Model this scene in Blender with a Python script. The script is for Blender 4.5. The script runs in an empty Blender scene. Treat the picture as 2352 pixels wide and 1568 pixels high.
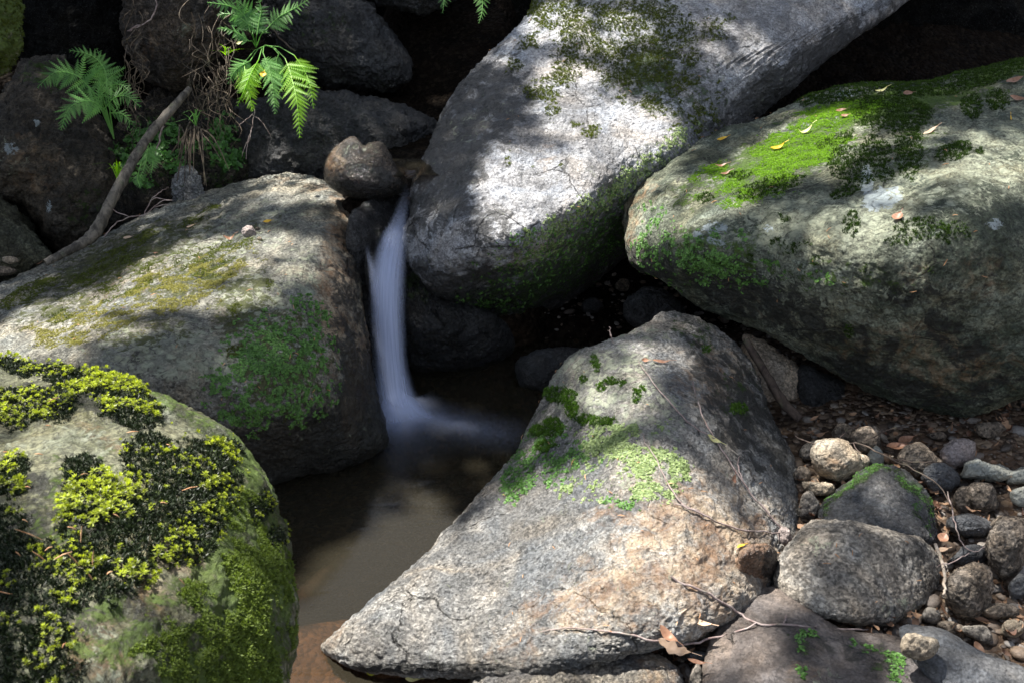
import bpy, bmesh, math, random
import numpy as np
from mathutils import Vector, Matrix

# ------------------------------------------------------------------ camera, sky, sun, exposure
SC = bpy.context.scene
COL = SC.collection
rng = np.random.default_rng(7)
random.seed(7)
H = 1.3                       # eye height over the pool
PITCH = math.radians(27)
TH = 18/35.0                  # half width of the view at unit distance
cam = bpy.data.cameras.new('camera'); cam.lens = 35; cam.sensor_width = 36
cam.clip_end = 200; cam.clip_start = 0.05
co = bpy.data.objects.new('camera', cam); COL.objects.link(co)
co.location = (0, 0, H); co.rotation_euler = (math.pi/2-PITCH, 0, 0)
cam.dof.use_dof = True; cam.dof.focus_distance = 2.25; cam.dof.aperture_fstop = 16
SC.camera = co
SUN = np.array([-0.37, 0.20, 0.905]); SUN /= np.linalg.norm(SUN)
w = bpy.data.worlds.new('World'); SC.world = w; w.use_nodes = True
nt = w.node_tree
sky = nt.nodes.new('ShaderNodeTexSky'); sky.sky_type = 'NISHITA'; sky.sun_disc = False
sky.sun_elevation = math.asin(SUN[2]); sky.sun_rotation = math.atan2(SUN[0], SUN[1])
bg = nt.nodes['Background']; bg.inputs[1].default_value = 0.085
hs0 = nt.nodes.new('ShaderNodeHueSaturation'); hs0.inputs['Saturation'].default_value = .5   # daylight filtered by the wood around
nt.links.new(sky.outputs[0], hs0.inputs['Color']); nt.links.new(hs0.outputs[0], bg.inputs[0])
sl = bpy.data.lights.new('sun', 'SUN'); sl.energy = 5.0; sl.angle = math.radians(0.55); sl.color = (1, .955, .89)
so = bpy.data.objects.new('sun', sl); COL.objects.link(so)
so.rotation_euler = Vector(SUN).to_track_quat('Z', 'Y').to_euler(); so.location = (-4, -1, 8)
SC.view_settings.view_transform = 'Standard'; SC.view_settings.look = 'None'
SC.view_settings.exposure = 1.7; SC.view_settings.gamma = 1
SC.render.engine = 'CYCLES'
SC.cycles.max_bounces = 6; SC.cycles.transparent_max_bounces = 24

# ------------------------------------------------------------------ where things stand
sP, cP = math.sin(PITCH), math.cos(PITCH)
def at(u, v, d):
    """world point seen in direction (u,v) at distance d along the view axis"""
    u = np.asarray(u, float); v = np.asarray(v, float); d = np.asarray(d, float)
    x = (u-1176)/1176*TH; y = (784-v)/1176*TH
    return np.stack([x*d, (y*sP+cP)*d, H+(y*cP-sP)*d], -1)
def dz(u, v, z=0.0):
    """distance at which the ray reaches height z"""
    y = (784-v)/1176*TH
    return (H-z)/(sP-y*cP)

# ------------------------------------------------------------------ noise
_p = np.random.default_rng(3).permutation(256); _p = np.concatenate([_p, _p, _p])
_g = np.random.default_rng(4).normal(size=(256, 3)); _g /= np.linalg.norm(_g, axis=1)[:, None]
def perlin(P):
    P = np.asarray(P, float); i = np.floor(P).astype(int); f = P-i; i &= 255
    t = f*f*f*(f*(f*6-15)+10)
    out = 0
    for dx in (0, 1):
        wx = t[:, 0] if dx else 1-t[:, 0]
        for dy in (0, 1):
            wy = t[:, 1] if dy else 1-t[:, 1]
            for dzz in (0, 1):
                wz = t[:, 2] if dzz else 1-t[:, 2]
                h = _p[_p[_p[(i[:, 0]+dx) & 255]+((i[:, 1]+dy) & 255)]+((i[:, 2]+dzz) & 255)]
                out = out+wx*wy*wz*(_g[h]*(f-np.array([dx, dy, dzz]))).sum(1)
    return out
def fbm(P, octv=4, gain=.5, ridge=False):
    a, s, out = 1., 1., 0
    for k in range(octv):
        n = perlin(P*s+k*17.3)
        if ridge: n = .5-np.abs(n)*2
        out = out+a*n; a *= gain; s *= 2.03
    return out
def sstep(a, b, x):
    t = np.clip((x-a)/(b-a), 0, 1); return t*t*(3-2*t)

# ------------------------------------------------------------------ mesh and naming helpers
def mesh_from(name, V, F, mat, attrs=None, smooth=True):
    me = bpy.data.meshes.new(name)
    V = np.ascontiguousarray(V, np.float32)
    me.vertices.add(len(V)); me.vertices.foreach_set('co', V.ravel())
    if isinstance(F, np.ndarray):
        k = F.shape[1]; n = len(F)
        me.loops.add(n*k); me.loops.foreach_set('vertex_index', F.astype(np.int32).ravel())
        me.polygons.add(n); me.polygons.foreach_set('loop_start', np.arange(0, n*k, k, dtype=np.int32))
        me.polygons.foreach_set('loop_total', np.full(n, k, np.int32))
    else:
        tot = [len(f) for f in F]; st = np.concatenate([[0], np.cumsum(tot)[:-1]]).astype(np.int32)
        me.loops.add(sum(tot)); me.loops.foreach_set('vertex_index', np.array([i for f in F for i in f], np.int32))
        me.polygons.add(len(F)); me.polygons.foreach_set('loop_start', st)
        me.polygons.foreach_set('loop_total', np.array(tot, np.int32))
    me.polygons.foreach_set('use_smooth', np.full(len(F), smooth))
    me.update(calc_edges=True)
    if attrs:
        for k, a in attrs.items():
            at_ = me.attributes.new(k, 'FLOAT', 'POINT'); at_.data.foreach_set('value', np.ascontiguousarray(a, np.float32))
    if mat: me.materials.append(mat)
    return me
def link(name, me, loc=(0, 0, 0), parent=None):
    o = bpy.data.objects.new(name, me); COL.objects.link(o); o.location = loc
    if parent: o.parent = parent
    return o
def tag(o, label=None, cat=None, group=None, kind=None):
    if label: o['label'] = label
    if cat: o['category'] = cat
    if group: o['group'] = group
    if kind: o['kind'] = kind
    return o
def base_of(V):
    return np.array([(V[:, 0].min()+V[:, 0].max())/2, (V[:, 1].min()+V[:, 1].max())/2, V[:, 2].min()])
def solo(name, V, F, mat, label, cat, group=None, attrs=None, kind=None, smooth=True):
    b = base_of(V); o = link(name, mesh_from(name, V-b, F, mat, attrs, smooth), b)
    return tag(o, label, cat, group, kind)

# ------------------------------------------------------------------ materials
def newmat(name):
    m = bpy.data.materials.new(name); m.use_nodes = True
    n = m.node_tree.nodes; L = m.node_tree.links
    return m, n, L, n['Principled BSDF']
class NB:
    def __init__(s, m): s.t = m.node_tree; s.n = s.t.nodes; s.L = s.t.links
    def new(s, typ, **kw):
        x = s.n.new(typ)
        for k, v in kw.items(): setattr(x, k, v)
        return x
    def put(s, sock, val):
        if isinstance(val, bpy.types.NodeSocket): s.L.new(val, sock)
        elif isinstance(val, (tuple, list)): sock.default_value = tuple(val)+((1,) if len(val) == 3 and sock.type == 'RGBA' else ())
        else: sock.default_value = val
    def noise(s, vec, scale, detail=6, rough=.6, dist=0.):
        x = s.new('ShaderNodeTexNoise'); s.put(x.inputs['Vector'], vec)
        x.inputs['Scale'].default_value = scale; x.inputs['Detail'].default_value = detail
        x.inputs['Roughness'].default_value = rough; x.inputs['Distortion'].default_value = dist
        return x.outputs[0]
    def vor(s, vec, scale, feature='F1', out='Distance'):
        x = s.new('ShaderNodeTexVoronoi', feature=feature); s.put(x.inputs['Vector'], vec); x.inputs['Scale'].default_value = scale
        return x.outputs[out]
    def math(s, op, a, b=0.5, clamp=False):
        x = s.new('ShaderNodeMath', operation=op); x.use_clamp = clamp; s.put(x.inputs[0], a); s.put(x.inputs[1], b); return x.outputs[0]
    def ramp(s, val, a, b, lo=0., hi=1.):
        x = s.new('ShaderNodeMapRange', interpolation_type='SMOOTHSTEP'); s.put(x.inputs[0], val)
        for i, q in zip((1, 2, 3, 4), (a, b, lo, hi)): x.inputs[i].default_value = q
        return x.outputs[0]
    def mix(s, f, a, b, mode='MIX'):
        x = s.new('ShaderNodeMix', data_type='RGBA', blend_type=mode)
        s.put(x.inputs[0], f); s.put(x.inputs[6], a); s.put(x.inputs[7], b); return x.outputs[2]
    def attr(s, name):
        x = s.new('ShaderNodeAttribute', attribute_name=name); return x.outputs['Fac']
    def patch(s, name, nse, k=2.8, lo=.42, hi=.62):
        a = s.attr(name); g = s.math('MINIMUM', s.math('MULTIPLY', a, 4.), 1.)
        return s.ramp(s.math('ADD', a, s.math('MULTIPLY', s.math('MULTIPLY', s.math('SUBTRACT', nse, .5), k), g)), lo, hi)
    def coord(s): return s.new('ShaderNodeTexCoord').outputs['Object']
    def mapping(s, vec, scale=(1, 1, 1), rot=(0, 0, 0)):
        x = s.new('ShaderNodeMapping'); s.put(x.inputs[0], vec); x.inputs['Scale'].default_value = scale; x.inputs['Rotation'].default_value = rot
        return x.outputs[0]
    def bump(s, h, strength=.5, dist=.01, prev=None):
        x = s.new('ShaderNodeBump'); s.put(x.inputs['Height'], h); x.inputs['Strength'].default_value = strength
        x.inputs['Distance'].default_value = dist
        if prev: s.L.new(prev, x.inputs['Normal'])
        return x.outputs[0]

def rock_mat(name, ca, cb, speck=.5, grain=1., rough=.8, bumps=1., lich=(.36, .40, .34), mosscol=(.035, .075, .012), spec=.35):
    """weathered granite: two body tones, mineral grains, and stain layers read from the mesh's own masks"""
    m, n, L, bs = newmat(name); b = NB(m); c = b.coord()
    big = b.noise(c, 3.2, 5, .62, .6)
    med = b.noise(c, 14, 8, .68, .3)
    fine = b.noise(c, 110*grain, 4, .7)
    vfine = b.noise(c, 260*grain, 2, .6)
    col = b.mix(b.ramp(b.math('ADD', b.math('MULTIPLY', big, .5), b.math('MULTIPLY', med, .5)), .42, .59), ca, cb)
    hue = b.noise(c, 6.5, 4, .6, .9)
    col = b.mix(b.ramp(hue, .5, .66, 0., .45), col, b.mix(1., col, (1.18, 1.0, .78), 'MULTIPLY'))
    col = b.mix(b.ramp(hue, .5, .36, 0., .45), col, b.mix(1., col, (.82, .95, 1.12), 'MULTIPLY'))
    col = b.mix(b.ramp(b.noise(c, 42, 6, .7, .6), .5, .7, 0., .55), col, b.mix(1., col, (.42, .42, .44), 'MULTIPLY'))
    # black specks of lichen and dark crack lines
    sp = b.math('MULTIPLY', b.ramp(b.noise(c, 75, 5, .65, .4), .56, .64), b.ramp(b.noise(c, 7, 4, .6), .42, .6))
    col = b.mix(b.math('MULTIPLY', sp, .75), col, (.03, .03, .028))
    wv = b.mix(.16, c, b.new('ShaderNodeTexNoise').outputs[1])
    ck = b.math('MULTIPLY', b.ramp(b.vor(wv, 5.5, 'DISTANCE_TO_EDGE'), .012, .0), b.ramp(b.noise(c, 4.5, 3, .6), .52, .6))
    col = b.mix(b.math('MULTIPLY', ck, .8), col, (.02, .018, .015))
    # mineral grains
    cells = b.vor(c, 250*grain, out='Color')
    bw = b.new('ShaderNodeSeparateColor'); L.new(cells, bw.inputs[0])
    gr = b.ramp(bw.outputs[0], .0, 1., 1-speck*.75, 1+speck*.9)
    g2 = b.ramp(fine, .3, .7, 1-speck*.65, 1+speck*.65)
    mul = b.math('MULTIPLY', gr, g2)
    cm = b.new('ShaderNodeCombineColor'); [L.new(mul, cm.inputs[i]) for i in range(3)]
    col = b.mix(1., col, cm.outputs[0], 'MULTIPLY')
    # pale mineral flecks
    col = b.mix(b.math('MULTIPLY', b.ramp(vfine, .66, .74), .35*speck), col, (.5, .47, .42))
    # rust
    rm = b.patch('rust', b.noise(c, 22, 7, .72, .8), 2.4, .2, .95)
    col = b.mix(b.math('MULTIPLY', rm, .62), col, b.mix(b.ramp(med, .4, .6), (.30, .16, .07), (.56, .42, .27)))
    # black algae stain, also painted shade on the sides of some stones
    dm = b.patch('dark', b.noise(c, 24, 8, .72, .5), 2.8, .38, .66)
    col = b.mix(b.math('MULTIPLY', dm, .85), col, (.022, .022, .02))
    # crustose lichen, patchy discs with pale rims
    ln = b.noise(c, 34, 7, .78, .9)
    lc = b.vor(b.mix(.06, c, b.new('ShaderNodeTexNoise').outputs[1]), 48, out='Distance')
    lm = b.math('MULTIPLY', b.patch('lichen', ln, 3.4, .42, .54), b.ramp(lc, .62, .42, .35, 1.))
    lcol = b.mix(b.noise(c, 9, 3), lich, (lich[0]*1.2, lich[1]*1.08, lich[2]*.82))
    lcol = b.mix(b.ramp(fine, .35, .65, 0., .5), lcol, (lich[0]*.45, lich[1]*.5, lich[2]*.42))
    col = b.mix(b.math('MULTIPLY', lm, .85), col, lcol)
    # white lichen, hard edged
    wm = b.patch('white', b.noise(c, 46, 7, .75, 1.2), 3.6, .46, .56)
    col = b.mix(b.math('MULTIPLY', wm, .85), col, b.mix(fine, (.30, .36, .38), (.50, .56, .58)))
    # thin green algae film / low moss felt
    mn = b.noise(c, 40, 8, .75, .4)
    mm = b.patch('moss', mn, 2.8, .4, .66)
    mc = b.mix(b.noise(c, 160, 4, .7), (mosscol[0]*.45, mosscol[1]*.5, mosscol[2]*.6), (mosscol[0]*2.0, mosscol[1]*1.7, mosscol[2]*1.5))
    col = b.mix(b.math('MULTIPLY', mm, .88), col, mc)
    wet = b.attr('wet')
    col = b.mix(b.math('MULTIPLY', wet, .62), col, b.mix(1., col, (.30, .29, .28), 'MULTIPLY'))
    L.new(col, bs.inputs['Base Color'])
    r = b.math('SUBTRACT', b.ramp(med, .3, .7, rough-.12, rough+.1), b.math('MULTIPLY', wet, .45), True)
    r = b.math('ADD', r, b.math('MULTIPLY', mm, .15), True)
    L.new(r, bs.inputs['Roughness']); bs.inputs['Specular IOR Level'].default_value = spec
    # relief
    crack = b.ramp(b.vor(b.mapping(b.mix(.12, c, b.noise(c, 8, 4)), (1, 1, 1.7)), 16, 'DISTANCE_TO_EDGE'), 0, .035)
    h = b.math('SUBTRACT', b.math('ADD', b.noise(c, 30, 9, .72, .35), b.math('MULTIPLY', crack, .05)), b.math('MULTIPLY', ck, .35))
    n1 = b.bump(h, 1., .030*bumps)
    n2 = b.bump(b.math('ADD', fine, b.math('MULTIPLY', b.vor(c, 110*grain), .8)), .8, .006*bumps, n1)
    n3 = b.bump(b.math('MULTIPLY', b.math('MAXIMUM', mm, lm), b.math('ADD', mn, .6)), .8, .006, n2)
    L.new(n3, bs.inputs['Normal'])
    return m

def leaf_mat(name, ca, cb, rough=.45, trans=.5, spec=.4):
    """thin living leaf: var (0..1 on the mesh) picks between two tones; part of the light passes through"""
    m, n, L, bs = newmat(name); b = NB(m)
    v = b.attr('var'); col = b.mix(v, ca, cb)
    L.new(col, bs.inputs['Base Color']); bs.inputs['Roughness'].default_value = rough
    bs.inputs['Specular IOR Level'].default_value = spec
    tr = b.new('ShaderNodeBsdfTranslucent')
    hs = b.new('ShaderNodeHueSaturation'); hs.inputs['Saturation'].default_value = 1.1; hs.inputs['Value'].default_value = 1.5
    L.new(col, hs.inputs['Color']); L.new(hs.outputs[0], tr.inputs[0])
    mx = b.new('ShaderNodeMixShader'); mx.inputs[0].default_value = trans
    L.new(bs.outputs[0], mx.inputs[1]); L.new(tr.outputs[0], mx.inputs[2])
    L.new(mx.outputs[0], n['Material Output'].inputs[0])
    return m
def bark_mat(name, ca, cb, scale=1.):
    m, n, L, bs = newmat(name); b = NB(m); c = b.coord()
    st = b.noise(b.mapping(c, (60*scale, 60*scale, 25*scale)), 1., 6, .7, .6)
    col = b.mix(b.ramp(st, .35, .65), ca, cb)
    col = b.mix(b.math('MULTIPLY', b.ramp(b.noise(c, 30, 4), .55, .7), .5), col, (.05, .07, .03))
    L.new(col, bs.inputs['Base Color']); bs.inputs['Roughness'].default_value = .85
    L.new(b.bump(st, .8, .006), bs.inputs['Normal']); return m

GREY = rock_mat('grey_granite', (.17, .17, .17), (.33, .325, .31))
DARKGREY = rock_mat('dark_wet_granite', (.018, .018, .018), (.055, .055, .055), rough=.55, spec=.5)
M_CENTRE = rock_mat('silvery_granite', (.16, .16, .165), (.42, .42, .43), speck=.45, rough=.46, spec=.7, bumps=.9)
M_LEFT = rock_mat('lichened_granite', (.13, .13, .11), (.30, .29, .24), rough=.75, mosscol=(.055, .07, .02))
M_RIGHT = rock_mat('green_stained_granite', (.055, .068, .045), (.215, .23, .17), rough=.8, mosscol=(.05, .10, .012))
M_PYR = rock_mat('coarse_granite', (.145, .145, .14), (.34, .32, .285), speck=.5, rough=.62, bumps=1.0, spec=.45)
M_FRONT = rock_mat('algae_covered_stone', (.10, .105, .06), (.25, .25, .16), rough=.6, mosscol=(.075, .135, .018), spec=.4, bumps=.8)
TAN = rock_mat('tan_sandstone', (.30, .24, .17), (.52, .44, .33), speck=.4)
COB = rock_mat('speckled_cobble', (.17, .15, .125), (.33, .295, .245), bumps=.7, speck=.6, grain=.8)
COBD = rock_mat('damp_cobble', (.12, .095, .07), (.32, .26, .20), speck=.7, grain=.8, rough=.6)
PALE = rock_mat('pale_smooth_stone', (.28, .28, .24), (.44, .44, .38), speck=.2, bumps=.5)
PINK = rock_mat('pinkish_stone', (.27, .22, .20), (.42, .36, .33), speck=.3, bumps=.6)
SLATE = rock_mat('dark_slate', (.07, .072, .075), (.16, .16, .16), speck=.35, rough=.5, bumps=.7, spec=.5)
PURP = rock_mat('purple_brown_slab', (.075, .062, .055), (.18, .155, .14), speck=.25, rough=.5, bumps=.7, spec=.45)
RUSTY = rock_mat('rusty_stone', (.16, .09, .055), (.40, .27, .18), speck=.4, rough=.45, spec=.5)

# ------------------------------------------------------------------ rocks
_ico = {}
def ico(l):
    if l not in _ico:
        bm = bmesh.new(); bmesh.ops.create_icosphere(bm, subdivisions=l, radius=1)
        V = np.array([v.co[:] for v in bm.verts]); F = np.array([[v.index for v in f.verts] for f in bm.faces])
        bm.free(); _ico[l] = (V/np.linalg.norm(V, axis=1)[:, None], F)
    return _ico[l]
def catmull(P, k=8, closed=True):
    P = np.array(P, float); n = len(P); out = []
    for i in range(n if closed else n-1):
        if closed: p0, p1, p2, p3 = P[i-1], P[i], P[(i+1) % n], P[(i+2) % n]
        else: p0, p1, p2, p3 = P[max(i-1, 0)], P[i], P[i+1], P[min(i+2, n-1)]
        for t in np.arange(k)/k:
            out.append(.5*((2*p1)+(-p0+p2)*t+(2*p0-5*p1+4*p2-p3)*t*t+(-p0+3*p1-3*p2+p3)*t**3))
    if not closed: out.append(P[-1])
    return np.array(out)
def tps(C):
    C = np.array(C, float); X = C[:, :2]/500; n = len(C)
    def U(r2): return np.where(r2 > 1e-12, r2*np.log(r2+1e-12), 0)
    if n < 4:
        A = np.c_[np.ones(n), X]; c = np.linalg.lstsq(A, C[:, 2], rcond=None)[0]
        return lambda u, v: c[0]+c[1]*u/500+c[2]*v/500
    K = U(((X[:, None]-X[None])**2).sum(-1))+np.eye(n)*.01
    Pm = np.c_[np.ones(n), X]; A = np.block([[K, Pm], [Pm.T, np.zeros((3, 3))]])
    s = np.linalg.solve(A, np.r_[C[:, 2], 0, 0, 0])
    def f(u, v):
        q = np.stack([u, v], -1)/500
        return U(((q[:, None]-X[None])**2).sum(-1))@s[:n]+s[n]+q@s[n+1:]
    return f
def vnormals(V, F):
    N = np.zeros_like(V); fn = np.cross(V[F[:, 1]]-V[F[:, 0]], V[F[:, 2]]-V[F[:, 0]])
    for k in range(3):
        for a in range(3): N[:, a] += np.bincount(F[:, k], fn[:, a], len(V))
    return N/(np.linalg.norm(N, axis=1)[:, None]+1e-12)
def E(u, v, cx, cy, rx, ry, ang=0, soft=.35):
    a = math.radians(ang); x = (u-cx)*math.cos(a)+(v-cy)*math.sin(a); y = -(u-cx)*math.sin(a)+(v-cy)*math.cos(a)
    r = np.sqrt((x/rx)**2+(y/ry)**2); return 1-sstep(1-soft, 1+soft, r)
def blobs(u, v, L, soft=.35):
    out = np.zeros_like(u)
    for e in L:
        s = e[5] if len(e) > 5 else 1
        out = np.maximum(out, s*E(u, v, *e[:4], e[4] if len(e) > 4 else 0, soft))
    return out
ROCKS = {}
def rock(name, outline, ctrl, T, mat, label, cat='boulder', lvl=7, n=3., back=None, amp=(.018, .006, .002), fr=(4., 14., 50.),
         masks=None, group=None, centre=None, key=None, root=False, smoothk=8, facet=0.):
    O = catmull(outline, smoothk)
    if centre is None:
        x, y = O[:, 0], O[:, 1]; cr = x*np.roll(y, -1)-np.roll(x, -1)*y; A = cr.sum()/2
        centre = (((x+np.roll(x, -1))*cr).sum()/6/A, ((y+np.roll(y, -1))*cr).sum()/6/A)
    cx, cy = centre
    th = np.arctan2(-(O[:, 1]-cy), O[:, 0]-cx); R = np.hypot(O[:, 0]-cx, O[:, 1]-cy)
    o = np.argsort(th); th, R = th[o], R[o]
    th = np.r_[th-2*np.pi, th, th+2*np.pi]; R = np.r_[R, R, R]
    S, F = ico(lvl); r = np.hypot(S[:, 0], S[:, 1]); t = np.arctan2(S[:, 1], S[:, 0])
    rr = np.interp(t, th, R)*r
    u = cx+rr*np.cos(t); v = cy-rr*np.sin(t)
    fr_ = tps(ctrl) if isinstance(ctrl, (list, tuple)) else (lambda a, b: np.full_like(a, ctrl))
    D = fr_(u, v); back = T*1.2 if back is None else back
    p = np.sqrt(np.clip(1-r**n, 0, 1))
    d = np.where(S[:, 2] >= 0, D+T*(1-p), D+T+back*np.sqrt(np.clip(1-r*r, 0, 1)))
    V = at(u, v, d); N = vnormals(V, F)
    sd = hash(label) % 97 if False else sum(map(ord, label)) % 97
    disp = amp[0]*fbm(V*fr[0]+sd, 3)+amp[1]*(fbm(V*fr[1]+sd, 4, .55)-1.1*fbm(V*fr[1]*1.3+sd+40, 3, .6, True))-amp[2]*1.5*fbm(V*fr[2]+sd, 3, .65, True)
    if facet:
        q = V*fr[0]*1.4+sd; q = q+.4*np.stack([perlin(q+5), perlin(q+9), perlin(q+13)], -1)
        disp = disp-facet*np.abs(perlin(q*1.0))*2
    V = V+N*disp[:, None]; N = vnormals(V, F)
    at_ = {k: np.zeros(len(V)) for k in ('moss', 'lichen', 'rust', 'dark', 'wet', 'white')}
    if masks:
        for k, L in masks.items(): at_[k] = L(u, v, V, N) if callable(L) else blobs(u, v, L, .3 if k == 'white' else .65)
    if root: at_['lichen'] = np.maximum(at_['lichen'], .17); at_['dark'] = np.maximum(at_['dark'], .16); at_['rust'] = np.maximum(at_['rust'], .08)
    b = base_of(V)
    rec = dict(V=V, F=F, N=N, u=u, v=v, base=b)
    if root:
        r0 = link(name, None, b); tag(r0, label, cat, group)
        st = link('stone', mesh_from('stone', V-b, F, mat, at_), (0, 0, 0), r0)
        rec['root'] = r0; rec['o'] = st
    else:
        rec['o'] = rec['root'] = tag(link(name, mesh_from(name, V-b, F, mat, at_), b), label, cat, group)
    ROCKS[key or label] = rec
    return rec

# ------------------------------------------------------------------ the ground: stream bed, banks, hillside
def ground_z(x, y):
    x = np.asarray(x, float); y = np.asarray(y, float)
    P = np.stack([x, y, np.zeros_like(x)], -1).reshape(-1, 3)
    n = (fbm(P*1.3, 4)*.06+fbm(P*9, 4, .55)*.012+fbm(P*45, 2)*.004).reshape(x.shape)
    z = .055+.03*sstep(.3, 1.6, x)+n
    # pool basin
    dep = -.035-.30*sstep(1.38, 1.85, y)
    m = sstep(.42, .12, x-.18*(y-1.3))*sstep(-1.15, -.85, x)*sstep(2.62, 2.42, y)*sstep(.7, .95, y)
    z = z*(1-m)+(dep+n*.6)*m
    # ledge of the upper stream, behind the fall
    k = sstep(2.45, 2.62, y)*sstep(.12, -.05, x)*sstep(-1.6, -1.2, x)
    z = z*(1-k)+(.12+.30*sstep(-.62, -.45, x)+n)*k
    z = z+sstep(2.6, 4.2, y)*.25*sstep(-.1, .3, x)
    z = z+.55*np.clip(y-3.5, 0, 3)+.25*np.clip(y-6, 0, 99)
    z = z+.5*np.clip(-1.25-x, 0, 2)*sstep(.5, 1.6, y)+.35*np.clip(x-2.6, 0, 99)+.3*np.clip(-3-x, 0, 99)
    return z
def make_ground():
    s = np.linspace(-1, 1, 420); f = lambda t: 2.3*t+13*t**5
    X, Y = np.meshgrid(f(s)+.2, f(s)+2.3); Z = ground_z(X, Y)
    n = len(s); V = np.stack([X, Y, Z], -1).reshape(-1, 3)
    i = np.arange(n*n).reshape(n, n)
    F = np.stack([i[:-1, :-1], i[:-1, 1:], i[1:, 1:], i[1:, :-1]], -1).reshape(-1, 4)
    m, nn, L, bs = newmat('stream_bed_soil'); b = NB(m); c = b.coord()
    col = b.mix(b.ramp(b.noise(c, 9, 8, .7), .35, .65), (.022, .014, .009), (.10, .058, .032))
    v = b.new('ShaderNodeTexVoronoi'); L.new(c, v.inputs['Vector']); v.inputs['Scale'].default_value = 75
    bw = b.new('ShaderNodeRGBToBW'); L.new(v.outputs['Color'], bw.inputs[0])
    col = b.mix(b.ramp(bw.outputs[0], .55, .9, 0, .75), col, (.26, .19, .125))
    col = b.mix(b.math('MULTIPLY', b.attr('rusty'), .7), col, b.mix(b.noise(c, 40, 6, .7), (.07, .036, .018), (.30, .165, .08)))
    col = b.mix(b.math('MULTIPLY', b.attr('cave_shade'), .93), col, (.004, .0035, .003))  # paints the cavern shade near-black over the soil behind the rocks
    L.new(col, bs.inputs['Base Color'])
    L.new(b.ramp(b.noise(c, 20, 4), .35, .65, .4, .9), bs.inputs['Roughness']); L.new(b.ramp(b.attr('cave_shade'), 0, 1, .45, .03), bs.inputs['Specular IOR Level'])
    L.new(b.bump(b.math('ADD', b.noise(c, 60, 6, .7), b.math('MULTIPLY', v.outputs['Distance'], -1.2)), .9, .012), bs.inputs['Normal'])
    xx, yy = V[:, 0], V[:, 1]; shade_mask = np.clip(sstep(2.35, 2.6, yy)*np.where(xx > .9, sstep(2.5, 3., yy), 1)+sstep(-.9, -1.2, xx), 0, 1)  # where the painted shade lies: the back and the far left
    rus = sstep(1.75, 1.4, yy)*sstep(.15, .0, xx)
    o = link('ground', mesh_from('ground', V, F, m, dict(cave_shade=shade_mask, rusty=rus))); tag(o, kind='structure')
make_ground()

def water_mat(name, tint, rough=.12):
    m, n, L, bs = newmat(name); b = NB(m); n.remove(bs)
    tr = b.new('ShaderNodeBsdfTransparent'); tr.inputs[0].default_value = tint+(1,)
    gl = b.new('ShaderNodeBsdfGlossy'); gl.inputs['Roughness'].default_value = rough; gl.inputs[0].default_value = (1, 1, 1, 1)
    fr = b.new('ShaderNodeFresnel'); fr.inputs[0].default_value = 1.33
    c = b.coord(); bn = b.bump(b.noise(b.mapping(c, (3, 14, 1)), 1.3, 3, .5, .5), .06, .02)
    L.new(bn, gl.inputs['Normal']); L.new(bn, fr.inputs['Normal'])
    mx = b.new('ShaderNodeMixShader'); L.new(fr.outputs[0], mx.inputs[0]); L.new(tr.outputs[0], mx.inputs[1]); L.new(gl.outputs[0], mx.inputs[2])
    # silt in the water gives it a faint body of its own
    df = b.new('ShaderNodeBsdfDiffuse'); df.inputs[0].default_value = (.050, .044, .030, 1)
    m2 = b.new('ShaderNodeMixShader'); m2.inputs[0].default_value = .28; L.new(mx.outputs[0], m2.inputs[1]); L.new(df.outputs[0], m2.inputs[2])
    L.new(m2.outputs[0], n['Material Output'].inputs[0]); return m
WATER = water_mat('pool_water', (.62, .52, .42))
def grid(x0, x1, y0, y1, z, nx, ny):
    X, Y = np.meshgrid(np.linspace(x0, x1, nx), np.linspace(y0, y1, ny)); V = np.stack([X, Y, np.full_like(X, z)], -1).reshape(-1, 3)
    i = np.arange(nx*ny).reshape(ny, nx)
    return V, np.stack([i[:-1, :-1], i[:-1, 1:], i[1:, 1:], i[1:, :-1]], -1).reshape(-1, 4)
V, F = grid(-1.3, .62, .62, 3.0, 0., 20, 20)
tag(link('water', mesh_from('water', V, F, WATER)), kind='structure')
V, F = grid(-.36, -.16, 2.53, 2.68, .50, 12, 12)
tag(link('upper_stream_water', mesh_from('upper_stream_water', V, F, WATER)), kind='structure')

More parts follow.
